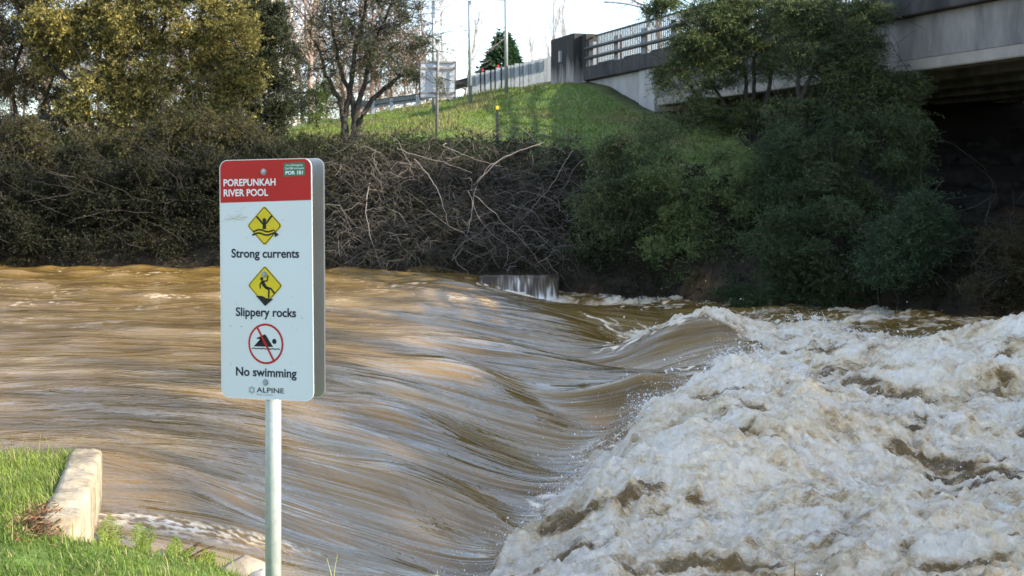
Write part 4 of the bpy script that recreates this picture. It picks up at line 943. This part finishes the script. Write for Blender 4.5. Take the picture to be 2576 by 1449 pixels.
m2_ = n.new('ShaderNodeMix'); m2_.data_type = 'RGBA'; l.new(m1.outputs['Result'], m2_.inputs['A']); m2_.inputs['B'].default_value = (.14, .13, .12, 1); l.new(mul.outputs[0], m2_.inputs['Factor'])
l.new(m2_.outputs['Result'], b.inputs['Base Color']); b.inputs['Roughness'].default_value = .42; b.inputs['Specular IOR Level'].default_value = .25
M['sheet'] = m
M['alu'] = mat_plain('brushed_aluminium', (.40, .40, .39), .34, metal=.85, var=.12, scale=9)
front = bm_obj('front_panel', panel_mesh(PW, PH, RAD, .0025), M['sheet'], sign)
front.location = (-.003, -.045, zc_); front.rotation_euler = (0, math.radians(-.6), 0)
back = bm_obj('back_panel', panel_mesh(PW, PH, RAD, .0025), M['alu'], sign)
back.location = (-.004, .047, zc_+.003); back.rotation_euler = (0, math.radians(-.3), 0)
def rim(parent):
    bm = bmesh.new(); pts = []
    for cx_, cz_, a0 in ((PW/2-RAD, PH/2-RAD, 0), (-PW/2+RAD, PH/2-RAD, 90), (-PW/2+RAD, -PH/2+RAD, 180), (PW/2-RAD, -PH/2+RAD, 270)):
        for k in range(9):
            a = math.radians(a0+k*90/8); pts.append((cx_, cz_, math.cos(a), math.sin(a)))
    o = [bm.verts.new((x+RAD*c, -.0032, z+RAD*s)) for x, z, c, s in pts]; i_ = [bm.verts.new((x+(RAD-.0022)*c, -.0032, z+(RAD-.0022)*s)) for x, z, c, s in pts]
    for k in range(len(pts)): bm.faces.new((o[k], i_[k], i_[(k+1) % len(pts)], o[(k+1) % len(pts)]))
    return bm_obj('edge_line', bm, mat_plain('bare_panel_edge', (.75, .76, .77), .35), parent)
rim(front); rim(back)

def sx(dx): return (dx-674.5)/(PXM*.868)
def sz(dy): return (703-dy)/PXM
def poly_obj(name, polys, mat, parent, lift):
    """flat shapes on the panel face from outlines in picture units"""
    bm = bmesh.new()
    for P in polys:
        vs = [bm.verts.new((x, -.00125-lift, z)) for x, z in P]
        f = bm.faces.new(vs)
    me = bpy.data.meshes.new(name); bmesh.ops.triangulate(bm, faces=bm.faces); bm.normal_update()
    for f in bm.faces:
        if f.normal.y > 0: f.normal_flip()
    bm.to_mesh(me); bm.free(); me.materials.append(mat)
    o = bpy.data.objects.new(name, me); COL.objects.link(o); o.parent = parent; return o
def stroke(pts, w, cap=True):
    """closed outline of a polyline of width w (metres)"""
    P = [np.array(p, float) for p in pts]; Lf, Rt = [], []
    for i, p in enumerate(P):
        d = P[min(i+1, len(P)-1)]-P[max(i-1, 0)]; d /= np.linalg.norm(d); nn = np.array([-d[1], d[0]])*w/2
        Lf.append(p+nn); Rt.append(p-nn)
    if cap:
        d = P[-1]-P[-2]; d /= np.linalg.norm(d); e = [P[-1]+w/2*(d*math.sin(a)+np.array([-d[1], d[0]])*math.cos(a)) for a in np.linspace(.4, math.pi-.4, 5)]
        d0 = P[0]-P[1]; d0 /= np.linalg.norm(d0); s = [P[0]+w/2*(d0*math.sin(a)+np.array([-d0[1], d0[0]])*math.cos(a)) for a in np.linspace(.4, math.pi-.4, 5)]
        return [tuple(q) for q in Lf+e+Rt[::-1]+s]
    return [tuple(q) for q in Lf+Rt[::-1]]
def disc(cx_, cz_, r_, k=28, sxx=1.0): return [(cx_+r_*sxx*math.cos(t), cz_+r_*math.sin(t)) for t in np.linspace(0, 2*np.pi, k, endpoint=False)]
def dia(cx_, cz_, r_, rd):
    out = []
    for a0 in (0, 90, 180, 270):
        c = np.array([math.cos(math.radians(a0)), math.sin(math.radians(a0))]); q = np.array([cx_, cz_])+c*(r_-rd*1.414)
        for a in np.linspace(a0-45, a0+45, 6): out.append((q[0]+rd*math.cos(math.radians(a)), q[1]+rd*math.sin(math.radians(a))))
    return out
M['ink'] = mat_plain('black_ink', (.014, .014, .016), .5, spec=.2)
M['navy'] = mat_plain('dark_navy_ink', (.012, .014, .03), .5, spec=.2)
M['yel'] = mat_plain('sign_yellow', (.66, .50, .025), .45, spec=.2, var=.12, scale=6)
M['red'] = mat_plain('sign_red', (.45, .020, .018), .45, spec=.2, var=.12, scale=4)
M['grn'] = mat_plain('sticker_green', (.015, .13, .06), .4)
M['wht'] = mat_plain('letter_white', (.74, .75, .78), .4)
# red header with rounded top corners
hd = []
for cx_, a0 in ((PW/2-RAD, 0), (-PW/2+RAD, 90)):
    for k in range(9):
        a = math.radians(a0+k*90/8); rr = RAD-.0022; hd.append((cx_+rr*math.cos(a), PH/2-RAD+rr*math.sin(a)))
hd += [(-PW/2+.0022, sz(509)), (PW/2-.0022, sz(504.5))]
header = poly_obj('header', [hd], M['red'], front, .0006)

def text_obj(name, s, dx0, dx1, base_dy, cap_dy, mat, parent, lift, bold=.0, fit=True):
    cu_ = bpy.data.curves.new(name, 'FONT'); cu_.body = s; cu_.size = 1.0; cu_.offset = bold; cu_.resolution_u = 6
    to = bpy.data.objects.new(name, cu_); COL.objects.link(to)
    ch = bpy.data.curves.new('h', 'FONT'); ch.body = 'H'; ch.offset = bold; ho = bpy.data.objects.new('h', ch); COL.objects.link(ho)
    dg = bpy.context.evaluated_depsgraph_get(); dg.update()
    me = bpy.data.meshes.new_from_object(to.evaluated_get(dg)); mh = bpy.data.meshes.new_from_object(ho.evaluated_get(dg))
    hv = np.array([v_.co[:] for v_ in mh.vertices]); V = np.array([v_.co[:] for v_ in me.vertices])
    bpy.data.objects.remove(to); bpy.data.objects.remove(ho); bpy.data.meshes.remove(mh)
    caph = hv[:, 1].max()-hv[:, 1].min(); b0 = hv[:, 1].min()
    x0, x1 = V[:, 0].min(), V[:, 0].max()
    X = sx(dx0)+(V[:, 0]-x0)/(x1-x0)*(sx(dx1)-sx(dx0)); Z = sz(base_dy)+(V[:, 1]-b0)/caph*(cap_dy/PXM)
    co = np.stack([X, np.full(len(X), -.00125-lift), Z], 1)
    me.vertices.foreach_set('co', co.astype(np.float32).ravel()); me.update(); me.name = name; me.materials.clear(); me.materials.append(mat)
    o = bpy.data.objects.new(name, me); COL.objects.link(o); o.parent = parent; return o
text_obj('heading_text', 'POREPUNKAH', 568, 701, 466.5, 17.5, M['wht'], front, .0012, .018)
text_obj('heading_text', 'RIVER POOL', 568, 682, 492.5, 17.5, M['wht'], front, .0012, .018)
text_obj('caption_text', 'Strong currents', 586.5, 758.5, 649, 22.5, M['navy'], front, .0008, .024)
text_obj('caption_text', 'Slippery rocks', 596.5, 749.5, 797.5, 22.5, M['navy'], front, .0008, .024)
text_obj('caption_text', 'No swimming', 595.5, 749.5, 949, 22.5, M['navy'], front, .0008, .024)
st = poly_obj('emergency_sticker', [[(sx(722), sz(411.5)), (sx(722), sz(445)), (sx(774.5), sz(443)), (sx(774.5), sz(409.5))]], M['grn'], front, .0012)
text_obj('sticker_text', 'In an Emergency', 728, 770, 419.0, 5.2, M['wht'], front, .0018, .006)
text_obj('sticker_text', 'Call 000 and quote', 725, 773, 427.0, 5.2, M['wht'], front, .0018, .006)
text_obj('sticker_text', 'POR 101', 726.5, 770, 440.0, 9.0, M['wht'], front, .0018, .030)
r_ = 50.0/PXM
def pictogram(cy): 
    cz_ = sz(cy); cx_ = sx(672)
    pg = poly_obj('warning_diamond', [dia(cx_, cz_, r_*1.03, .010)], M['yel'], front, .0006)
    poly_obj('black_border', [dia(cx_, cz_, r_*.985, .0095)], M['ink'], pg, .0010)
    poly_obj('yellow_field', [dia(cx_, cz_, r_*.925, .0085)], M['yel'], pg, .0014)
    return pg, cx_, cz_
U = 1/672.0
# currents
pg, cx_, cz_ = pictogram(568)
def q(x, y): return (cx_+x*U, cz_+y*U)
wav = lambda x: 2.6*math.sin((x+26)/24*math.pi)
sh = [disc(*q(0, 14), 5.6*U), stroke([q(-21, 22), q(-5, 6)], 5.2*U), stroke([q(21, 24), q(5, 6)], 5.2*U), [q(-5.2, 9), q(5.2, 9), q(5.2, -8.5), q(-5.2, -8.5)],
      stroke([q(x, -12.5+wav(x)) for x in range(-33, 26, 2)], 4.4*U, False), stroke([q(x, -21+wav(x+3)) for x in range(-36, 34, 2)], 4.6*U, False),
      [q(26, -3.5), q(27, -9.0), q(33, -13.5), q(26.5, -14.2)], [q(29, -13.5), q(42, -22.5), q(29.5, -29)]]
poly_obj('swimmer_in_current', sh, M['ink'], pg, .0019)
# slippery rocks
pg, cx_, cz_ = pictogram(719)
sh = [disc(*q(-9, 17.0), 4.6*U), [q(-11, 12), q(-3, 13.2), q(2.5, 3), q(6.5, -3), q(6, -9), q(1, -8), q(-7, -1), q(-11, 6)],
      stroke([q(-8.5, 10), q(-14, 3), q(-13.5, -6)], 4.2*U), stroke([q(-5, 11), q(6.5, 12), q(9, 24)], 4.4*U),
      stroke([q(3.5, -6), q(11.5, -11), q(11, -29)], 5.0*U), stroke([q(5, -4), q(18, -8), q(27, -18.5)], 5.0*U)]
poly_obj('slipping_figure', sh, M['ink'], pg, .0019)
poly_obj('rock_shape', [[q(-26, -27), q(-22, -25.5), q(-18, -27.5), q(-13, -25.5), q(-8, -29), q(-4, -27.5), q(2, -31), q(8, -32.5), q(24, -33.5), q(0, -59*.72-9)] ], M['ink'], pg, .0019)
# no swimming
cx_, cz_ = sx(672.5), sz(866)
ring = poly_obj('prohibition_ring', [disc(cx_, cz_, 51.5*U, 56)], M['red'], front, .0006)
poly_obj('white_field', [disc(cx_, cz_, 45.8*U, 56)], M['sheet'], ring, .0010)
wl2 = lambda x: 1.9*abs(math.sin((x+42)/14.0*math.pi))
sh = [disc(*q(25.3, 6.8), 6.6*U), [q(-26.5, 14), q(-3, 24), q(1.2, 22), q(22, -7.5), q(-35, -7), q(-5, 7.2), q(.5, 8.4), q(-7, 18), q(-25.5, 11)],
      stroke([q(x, -13.5+wl2(x)) for x in np.arange(-41, 42.1, 1.4)], 2.8*U, False)]
poly_obj('swimmer', sh, M['ink'], ring, .0014)
poly_obj('slash', [stroke([q(-23.5, 40), q(23.5, -42)], 5.6*U, False)], M['red'], ring, .0019)
# council logo
lg = text_obj('council_text', 'ALPINE', 648, 717.5, 989.2, 12.6, M['ink'], front, .0008, .014)
text_obj('council_text', 'SHIRE COUNCIL', 648, 690, 996.3, 3.6, mat_plain('grey_ink', (.25, .26, .28), .5), front, .0008, 0)
cl = []
for nm, colr, k0 in (('snowflake_blue', (.05, .25, .50), 0), ('snowflake_green', (.12, .38, .20), 1), ('snowflake_orange', (.45, .22, .08), 2)):
    sh = []
    for k in range(6):
        if k % 3 != k0: continue
        a = math.radians(60*k+30); c_, s_ = math.cos(a), math.sin(a)
        P0 = np.array([sx(636), sz(984)]); d_ = np.array([c_, s_])
        sh.append(stroke([P0+d_*3*U, P0+d_*11*U], 1.5*U, False))
        for sg in (1, -1):
            e_ = np.array([math.cos(a+sg*.9), math.sin(a+sg*.9)]); sh.append(stroke([P0+d_*5*U, P0+d_*5*U+e_*5*U], 1.3*U, False))
    poly_obj('logo_snowflake', sh, mat_plain(nm, colr, .5), front, .0008)
for (dx, dy) in ((671, 432), (670.5, 691), (671, 963)):
    bm = bmesh.new(); c = Vector((sx(dx), -.0013, sz(dy)))
    bm_cyl(bm, c, c+Vector((0, -.002, 0)), .0125, seg=20); bm_cyl(bm, c+Vector((0, -.0021, 0)), c+Vector((0, -.0085, 0)), .0098, .0088, seg=6)
    bm_obj('bolt', bm, M['galv_dull'], front, bevel=.0008)
# a spray of old scratch marks below the header, upper left
sc_ = []
for k in range(11):
    x0 = 562+rng.uniform(0, 45); y0 = 514+rng.uniform(0, 42); L_ = rng.uniform(15, 55)
    sc_.append(stroke([(sx(x0+L_*t), sz(y0-L_*t*rng.uniform(.05, .25)+3*math.sin(t*5+k))) for t in np.linspace(0, 1, 6)], rng.uniform(.5, 1.3)*U, False))
poly_obj('scratches', sc_, mat_plain('scratch_grime', (.46, .43, .34), .6), front, .0004)
sc_ = []
for k in range(16):
    x0, y0 = rng.uniform(566, 780), rng.uniform(800, 1000) if k % 4 else rng.uniform(515, 800); a = rng.uniform(.8, 2.2); L_ = rng.uniform(2, 9)
    sc_.append(stroke([(sx(x0), sz(y0)), (sx(x0+L_*math.cos(a)*.5), sz(y0-L_*math.sin(a)*.6)), (sx(x0+L_*math.cos(a)), sz(y0-L_*math.sin(a)))], rng.uniform(.4, .9)*U, False))
poly_obj('nicks', sc_, mat_plain('nick_grime', (.30, .30, .31), .6), front, .0004)

# ------------------------------------------------------------------ river wall
def wall_leg(a, b_, th_, z0_, z1_, nl, seed):
    """thick wall strip: inner side at th_ to the left of a->b"""
    a = np.array(a); b_ = np.array(b_); d = b_-a; L_ = np.linalg.norm(d); d /= L_; nn = np.array([-d[1], d[0]])
    prof = [(0, z0_)]+[(0, z) for z in np.linspace(z0_, z1_-.02, 26)[1:]]+[(.008, z1_-.006), (.025, z1_)]+[(t, z1_+.004) for t in np.linspace(.05, th_-.03, 7)]+[(th_-.01, z1_-.01)]+[(th_, z) for z in np.linspace(z1_-.05, z0_, 6)]
    t = np.linspace(0, 1, nl); V = []
    for ti in t:
        for (o_, z) in prof: p = a+d*L_*ti+nn*o_; V.append((p[0], p[1], z))
    V = np.array(V); top = sstep(z1_-.10, z1_, V[:, 2])
    V[:, 2] += top*(.016*fbm(V[:, 0]*6+seed, V[:, 1]*6, 4)+.006*pn(V[:, 0]*40, V[:, 1]*40, seed))
    k_ = .012*fbm(V[:, 0]*4+V[:, 1]*4, V[:, 2]*3+seed, 4)+.005*pn(V[:, 0]*30+V[:, 1]*30, V[:, 2]*12, seed+3)
    V[:, 0] -= nn[0]*k_; V[:, 1] -= nn[1]*k_
    ii = np.arange(len(V)).reshape(nl, len(prof))
    Q = np.stack([ii[:-1, :-1], ii[1:, :-1], ii[1:, 1:], ii[:-1, 1:]], 2).reshape(-1, 4)
    return V, Q, ii
m, n, l, b = mat_new('cream_weathered_concrete')
tcn = n.new('ShaderNodeTexCoord')
a1 = nzz(6, (1, 1, .22), 7); a2 = nzz(30, (1, 1, 1), 5); a3 = nzz(2.2, (1, 1, 1), 5)
r = n.new('ShaderNodeValToRGB'); e = r.color_ramp.elements; e[0].position = .40; e[0].color = (.13, .10, .065, 1); e[1].position = .62; e[1].color = (.40, .335, .235, 1)
av_ = n.new('ShaderNodeMath'); av_.operation = 'MULTIPLY_ADD'; l.new(a1, av_.inputs[0]); av_.inputs[1].default_value = .6
tmp = n.new('ShaderNodeMath'); tmp.operation = 'MULTIPLY_ADD'; l.new(a2, tmp.inputs[0]); tmp.inputs[1].default_value = .25
tm2 = n.new('ShaderNodeMath'); tm2.operation = 'MULTIPLY'; l.new(a3, tm2.inputs[0]); tm2.inputs[1].default_value = .22
l.new(tm2.outputs[0], tmp.inputs[2]); l.new(tmp.outputs[0], av_.inputs[2]); l.new(av_.outputs[0], r.inputs[0]); l.new(r.outputs[0], b.inputs['Base Color'])
b.inputs['Roughness'].default_value = .92
bp = n.new('ShaderNodeBump'); bp.inputs['Strength'].default_value = .8; bp.inputs['Distance'].default_value = .01; l.new(a2, bp.inputs['Height']); l.new(bp.outputs[0], b.inputs['Normal'])
wall = thing('river_wall', 'weathered cream concrete river wall edging the raised lawn at lower left', 'wall', (0, 0, 0))
V1, Q1, i1 = wall_leg(WN_, WF_, .185, -.9, .150, 70, 1)
capn = np.array([i1[0, ::-1]]); 
bm = bmesh.new()
o = mesh_np('wall_face', V1, [Q1, i1[0][None, :], i1[-1][None, ::-1]], m, False, wall)
V2, Q2, i2 = wall_leg(WF_+np.array([-.18, .005]), np.array([-9, 8.62]), .16, -.9, .118, 160, 5)
mesh_np('river_side_leg', V2, [Q2, i2[0][None, :], i2[-1][None, ::-1]], m, False, wall)

# ------------------------------------------------------------------ rocks at the water's edge
M['palerock'] = mat_plain('pale_cream_rock', (.33, .28, .215), .9, col2=(.17, .14, .105), scale=5, bump=.5, bscale=14)
M['greyrock'] = mat_plain('pale_grey_rock', (.36, .35, .34), .85, col2=(.2, .19, .185), scale=6, bump=.4, bscale=14)
def put_rock(lab, dx, dy, Y, r_, seed, mat, flat, rz=0.0):
    p = PX(dx, dy, Y); o = rock_mesh('rock', r_, seed, mat, None, flat=flat, sub=4); o.location = p; o.rotation_euler = (0, 0, rz); tag(o, lab, 'rock', 'rocks at the water edge'); return o
put_rock('large pale cream rock leaning against the foot of the sign post', 606, 1462, 7.0, .165, 31, M['palerock'], .80, .4)
put_rock('light grey rock wedged right of the large cream rock', 656, 1462, 6.9, .08, 33, M['greyrock'], .7, 1.2)
put_rock('white grey stone in the grass left of the large rock', 438, 1424, 7.5, .062, 35, M['greyrock'], .8, .2)
put_rock('small pale stone flat in the grass, right of the white stone', 488, 1437, 7.45, .048, 37, M['greyrock'], .5, 2.2)
put_rock('flat reddish stone at the water edge under the ferns', 350, 1400, 7.7, .095, 39, mat_plain('reddish_stone', (.36, .22, .13), .9, var=.4, bump=.4), .35, .1)

# ------------------------------------------------------------------ lawn
def blades(X, Y, Z, Ln, Wd, cols, bend=.5, lean=(0, 0)):
    n_ = len(X); a = rng.uniform(0, 2*np.pi, n_); dirx, diry = np.cos(a), np.sin(a)
    sidex, sidey = -diry, dirx; be = bend*rng.uniform(.2, 1.3, n_)*Ln
    def P(t, w):
        x = X+dirx*be*t**2+lean[0]*Ln*t; y = Y+diry*be*t**2+lean[1]*Ln*t; z = Z+Ln*t*(1-.25*t*bend)
        return np.stack([x+sidex*w, y+sidey*w, z], 1)
    V = np.stack([P(0, -Wd/2), P(0, Wd/2), P(.55, Wd*.38), P(.55, -Wd*.38), P(1.0, Wd*.06), P(1.0, -Wd*.06)], 1)
    b0 = np.arange(n_)[:, None]*6
    Q = np.concatenate([b0+np.array([0, 1, 2, 3]), b0+np.array([3, 2, 4, 5])])
    return V.reshape(-1, 3), Q, np.repeat(cols, 6, 0)
def lawn_pts(n_, x0, x1, y0, y1):
    X = rng.uniform(x0, x1, n_); Y = rng.uniform(y0, y1, n_); return X, Y, near_z(X, Y)
X, Y, Z = lawn_pts(210000, -6.2, .5, 4.6, 8.45)
xw = wall_x(Y); onwall = (X > xw-.16) & (X < xw+.03) & (Y > 6.58)
edge_fade = sstep(.46, .24, xw-X)*(Y > 6.5)
ok = ~onwall & (Z > -.36) & (X > -.62*Y) & ~((X > xw) & (Z < -.30)) & (Y < 8.40)
bare = (fbm(X*2.0, Y*2.0, 3, 141) > .33)
litterpatch = np.exp(-(((X-(-2.13))/.09)**2+((Y-6.66)/.20)**2)) > .45
ok &= ~(litterpatch & (rng.uniform(0, 1, len(X)) < .8)) & ~(bare & (rng.uniform(0, 1, len(X)) < .5))
ok &= ~(np.hypot(X+1.33, (Y-7.0)*.8) < .17)
ok &= ~((X > -.9) & (rng.uniform(0, 1, len(X)) < sstep(-1.0, -.6, X)*.93))
X, Y, Z = X[ok], Y[ok], Z[ok]; n_ = len(X)
tall = sstep(.0, .35, fbm(X*1.1, Y*1.1, 3, 142))*(1-.8*sstep(-2.3, -1.9, X))+1.0*sstep(7.9, 8.35, Y)*(X < -2.5)
Ln = rng.uniform(.014, .052, n_)*(1+.8*tall)+(rng.uniform(0, 1, n_) < .02)*rng.uniform(.03, .10, n_)
patch = np.clip(.5+1.1*fbm(X*.9, Y*.9, 4, 143)+rng.normal(0, .15, n_), 0, 1)[:, None]
cg = np.array((.115, .185, .034))*(1-patch)+np.array((.27, .325, .065))*patch
dryb = (rng.uniform(0, 1, n_) < .10)[:, None]; cg = np.where(dryb, np.array((.36, .31, .16)), cg)*rng.uniform(.75, 1.25, (n_, 1))
V, Q, Cc = blades(X, Y, Z-.006, Ln, rng.uniform(.003, .0055, n_), cg, .8)
# tall seed stalks: along the far lawn edge and at the lower rim of the picture
tx_, ty_, tz_, tl_ = [], [], [], []
for k in range(420):
    x = rng.uniform(-5.6, -2.75); y = rng.uniform(7.9, 8.38); tx_.append(x); ty_.append(y); tz_.append(float(near_z(x, y))); tl_.append(rng.uniform(.07, .20))
for k in range(240):
    x = rng.uniform(-2.1, -1.2); y = rng.uniform(6.9, 7.75); tx_.append(x); ty_.append(y); tz_.append(float(near_z(x, y))); tl_.append(rng.uniform(.06, .16))
V2, Q2, C2 = blades(np.array(tx_), np.array(ty_), np.array(tz_), np.array(tl_), rng.uniform(.0025, .0045, len(tx_)), np.array((.14, .20, .045))*rng.uniform(.7, 1.5, (len(tx_), 1)), .45)
lawn = mesh_np('lawn_grass', np.concatenate([V, V2]), np.concatenate([Q, Q2+len(V)]), M['grass'], False, None, {'Col': np.concatenate([Cc, C2])})
struct(lawn, 'bright sunlit green grass of the near bank', 'grass', 'stuff')
# single tall blades that rise into the lower rim of the picture
def stalk(lab, pts, w, col):
    o = thing('grass_stalk', lab, 'grass', tuple(PX(*pts[0])), 0, 'single grass stalks at the lower rim'); P = np.array([PX(*p) for p in pts]); B = P[0]
    s = np.linspace(0, len(P)-1, 9); P = np.stack([np.interp(s, np.arange(len(P)), P[:, i]) for i in range(3)], 1)
    v_, q_ = tubes([(P-B, np.linspace(w, w*.3, 9))], 4); mesh_np('stem', v_, q_, col, True, o)
M['stalk'] = mat_plain('pale_stalk', (.30, .30, .12), .7); M['darkstalk'] = mat_plain('dark_stalk', (.05, .04, .03), .8)
stalk('tall pale grass blade right of the sign post, curving left', [(838,1480,6.4),(832,1440,6.4),(822,1404,6.4)], .0032, M['stalk'])
stalk('tall pale grass blade right of the sign post, leaning right', [(836,1480,6.3),(842,1430,6.3),(849,1394,6.3)], .0030, M['stalk'])
stalk('short pale blade between the sign post and the foam', [(1096,1475,6.2),(1098,1450,6.2),(1101,1434,6.2)], .0028, M['stalk'])
stalk('dark bare stalk against the foam at the lower right', [(2000,1470,6.4),(1999,1440,6.4),(2000,1411,6.4)], .0034, M['darkstalk'])

# dead fern litter beside the wall end
nl = 900; X = rng.normal(-2.16, .06, nl); Y = rng.normal(6.68, .12, nl); Z = near_z(X, Y)+rng.uniform(0, .07, nl)
V, Q = leaf_quads(np.stack([X, Y, Z], 1), unit(rng.normal(size=(nl, 3))*np.array([1, 1, .5])), rng.uniform(.02, .06, nl), rng.uniform(.004, .012, nl))
cc = np.where(rng.uniform(0, 1, (nl, 1)) < .4, np.array((.15, .07, .045)), np.array((.27, .18, .10)))*rng.uniform(.6, 1.4, (nl, 1))
o = mesh_np('leaf_litter', V, Q, M['leaf'], False, None, {'Col': np.repeat(cc, 4, 0)}); struct(o, 'brown dead leaf litter heaped beside the wall end', 'leaf litter', 'stuff')

# ferns at the foot of the wall
def fern(lab, base, fronds, colA, name='fern', dead=False):
    B = PX(*base); root = thing(name, lab, 'fern', tuple(B), 0, None if dead else 'ferns at the foot of the wall'); VV, QQ, CC, st_ = [], [], [], []; off = 0
    for (ex, ey, dY) in fronds:
        E_ = PX(ex, ey, base[2]+dY); mid = (B+E_)/2+np.array([0, 0, .10*np.linalg.norm(E_-B)+.02]); t = np.linspace(0, 1, 26)[:, None]
        P = (1-t)**2*B+2*t*(1-t)*mid+t**2*E_; st_.append((P, np.linspace(.0032, .001, 26)))
        T = unit(np.gradient(P, axis=0)); sd = unit(np.cross(T, np.array([0, 0, 1.])+.3*rng.normal(size=3)))
        L_ = np.linalg.norm(E_-B)
        for sg in (1, -1):
            for i in range(4, 26):
                f = (i-4)/21; ln = L_*.26*math.sin(math.pi*min(1, f*.92+.10))**.8*(1.05-f*.55); 
                if ln < .006: continue
                d = unit((sd[i]*sg+T[i]*.45+np.array([0, 0, -.18]))[None]+.08*rng.normal(size=(1, 3)))[0]
                m_ = 7; tt = np.linspace(.08, .95, m_)
                C = P[i]+d*ln*tt[:, None]
                for s2 in (1, -1):
                    pd_v = unit(np.cross(d, np.cross(T[i], d))*s2+d*.5+.12*rng.normal(size=(m_, 3)))
                    V, Q = leaf_quads(C, pd_v, ln*.30*(1.05-tt*.75), np.full(m_, .0065)); VV.append(V); QQ.append(Q+off); off += len(V)
                    k_ = rng.uniform(0, 1); CC.append(np.repeat(np.tile(np.array(colA)*(.7+.6*k_), (m_, 1)), 4, 0))
    mesh_np('fronds', np.concatenate(VV)-B, np.concatenate(QQ), M['leaf'], False, root, {'Col': np.concatenate(CC)})
    v_, q_ = tubes(st_, 4); mesh_np('stems', v_-B, q_, mat_plain('fern_stem', (.16, .17, .05) if not dead else (.10, .06, .035), .7), True, root)
YG = (.20, .26, .05)
fern('yellow green fern against the river face of the wall', (285, 1418, 7.55), [(252,1330,.1),(258,1308,.2),(290,1345,.1),(300,1375,-.1),(275,1290,.3),(325,1395,0)], YG)
fern('tall fern with arching fronds over the brown water', (340, 1425, 7.6), [(355,1310,.2),(312,1368,0),(395,1345,.1),(330,1340,.3),(410,1385,0),(380,1320,.3),(300,1398,.1),(362,1350,-.1)], (.16, .23, .045))
fern('low fern nearest the small white stone', (445, 1428, 7.55), [(440,1345,.1),(490,1375,.1),(425,1370,.2),(400,1400,.1),(465,1395,0)], (.18, .25, .045))
fern('fern beside the dry brown fern, left of the large rock', (520, 1440, 7.5), [(540,1385,.1),(515,1380,.1),(550,1415,0),(495,1405,0),(535,1400,.1)], (.26, .30, .05))
fern('dry brown fern with drooping curled fronds', (450, 1425, 7.65), [(505,1362,.1),(545,1372,.1),(430,1385,.1),(535,1400,.1),(420,1400,0),(480,1378,.2)], (.15, .085, .045), dead=True)
# debris on the water
p = PX(1085, 692, 33); v_, q_ = tubes([(np.array([PX(1060,686,33), PX(1080,689,32.9), PX(1098,701,32.6)])-p, np.array([.03, .05, .02]))], 6)
o = mesh_np('driftwood', v_, q_, M['bark'], True, None, None, tuple(p)); tag(o, 'dark piece of driftwood sticking out of the water above the side weir', 'driftwood')
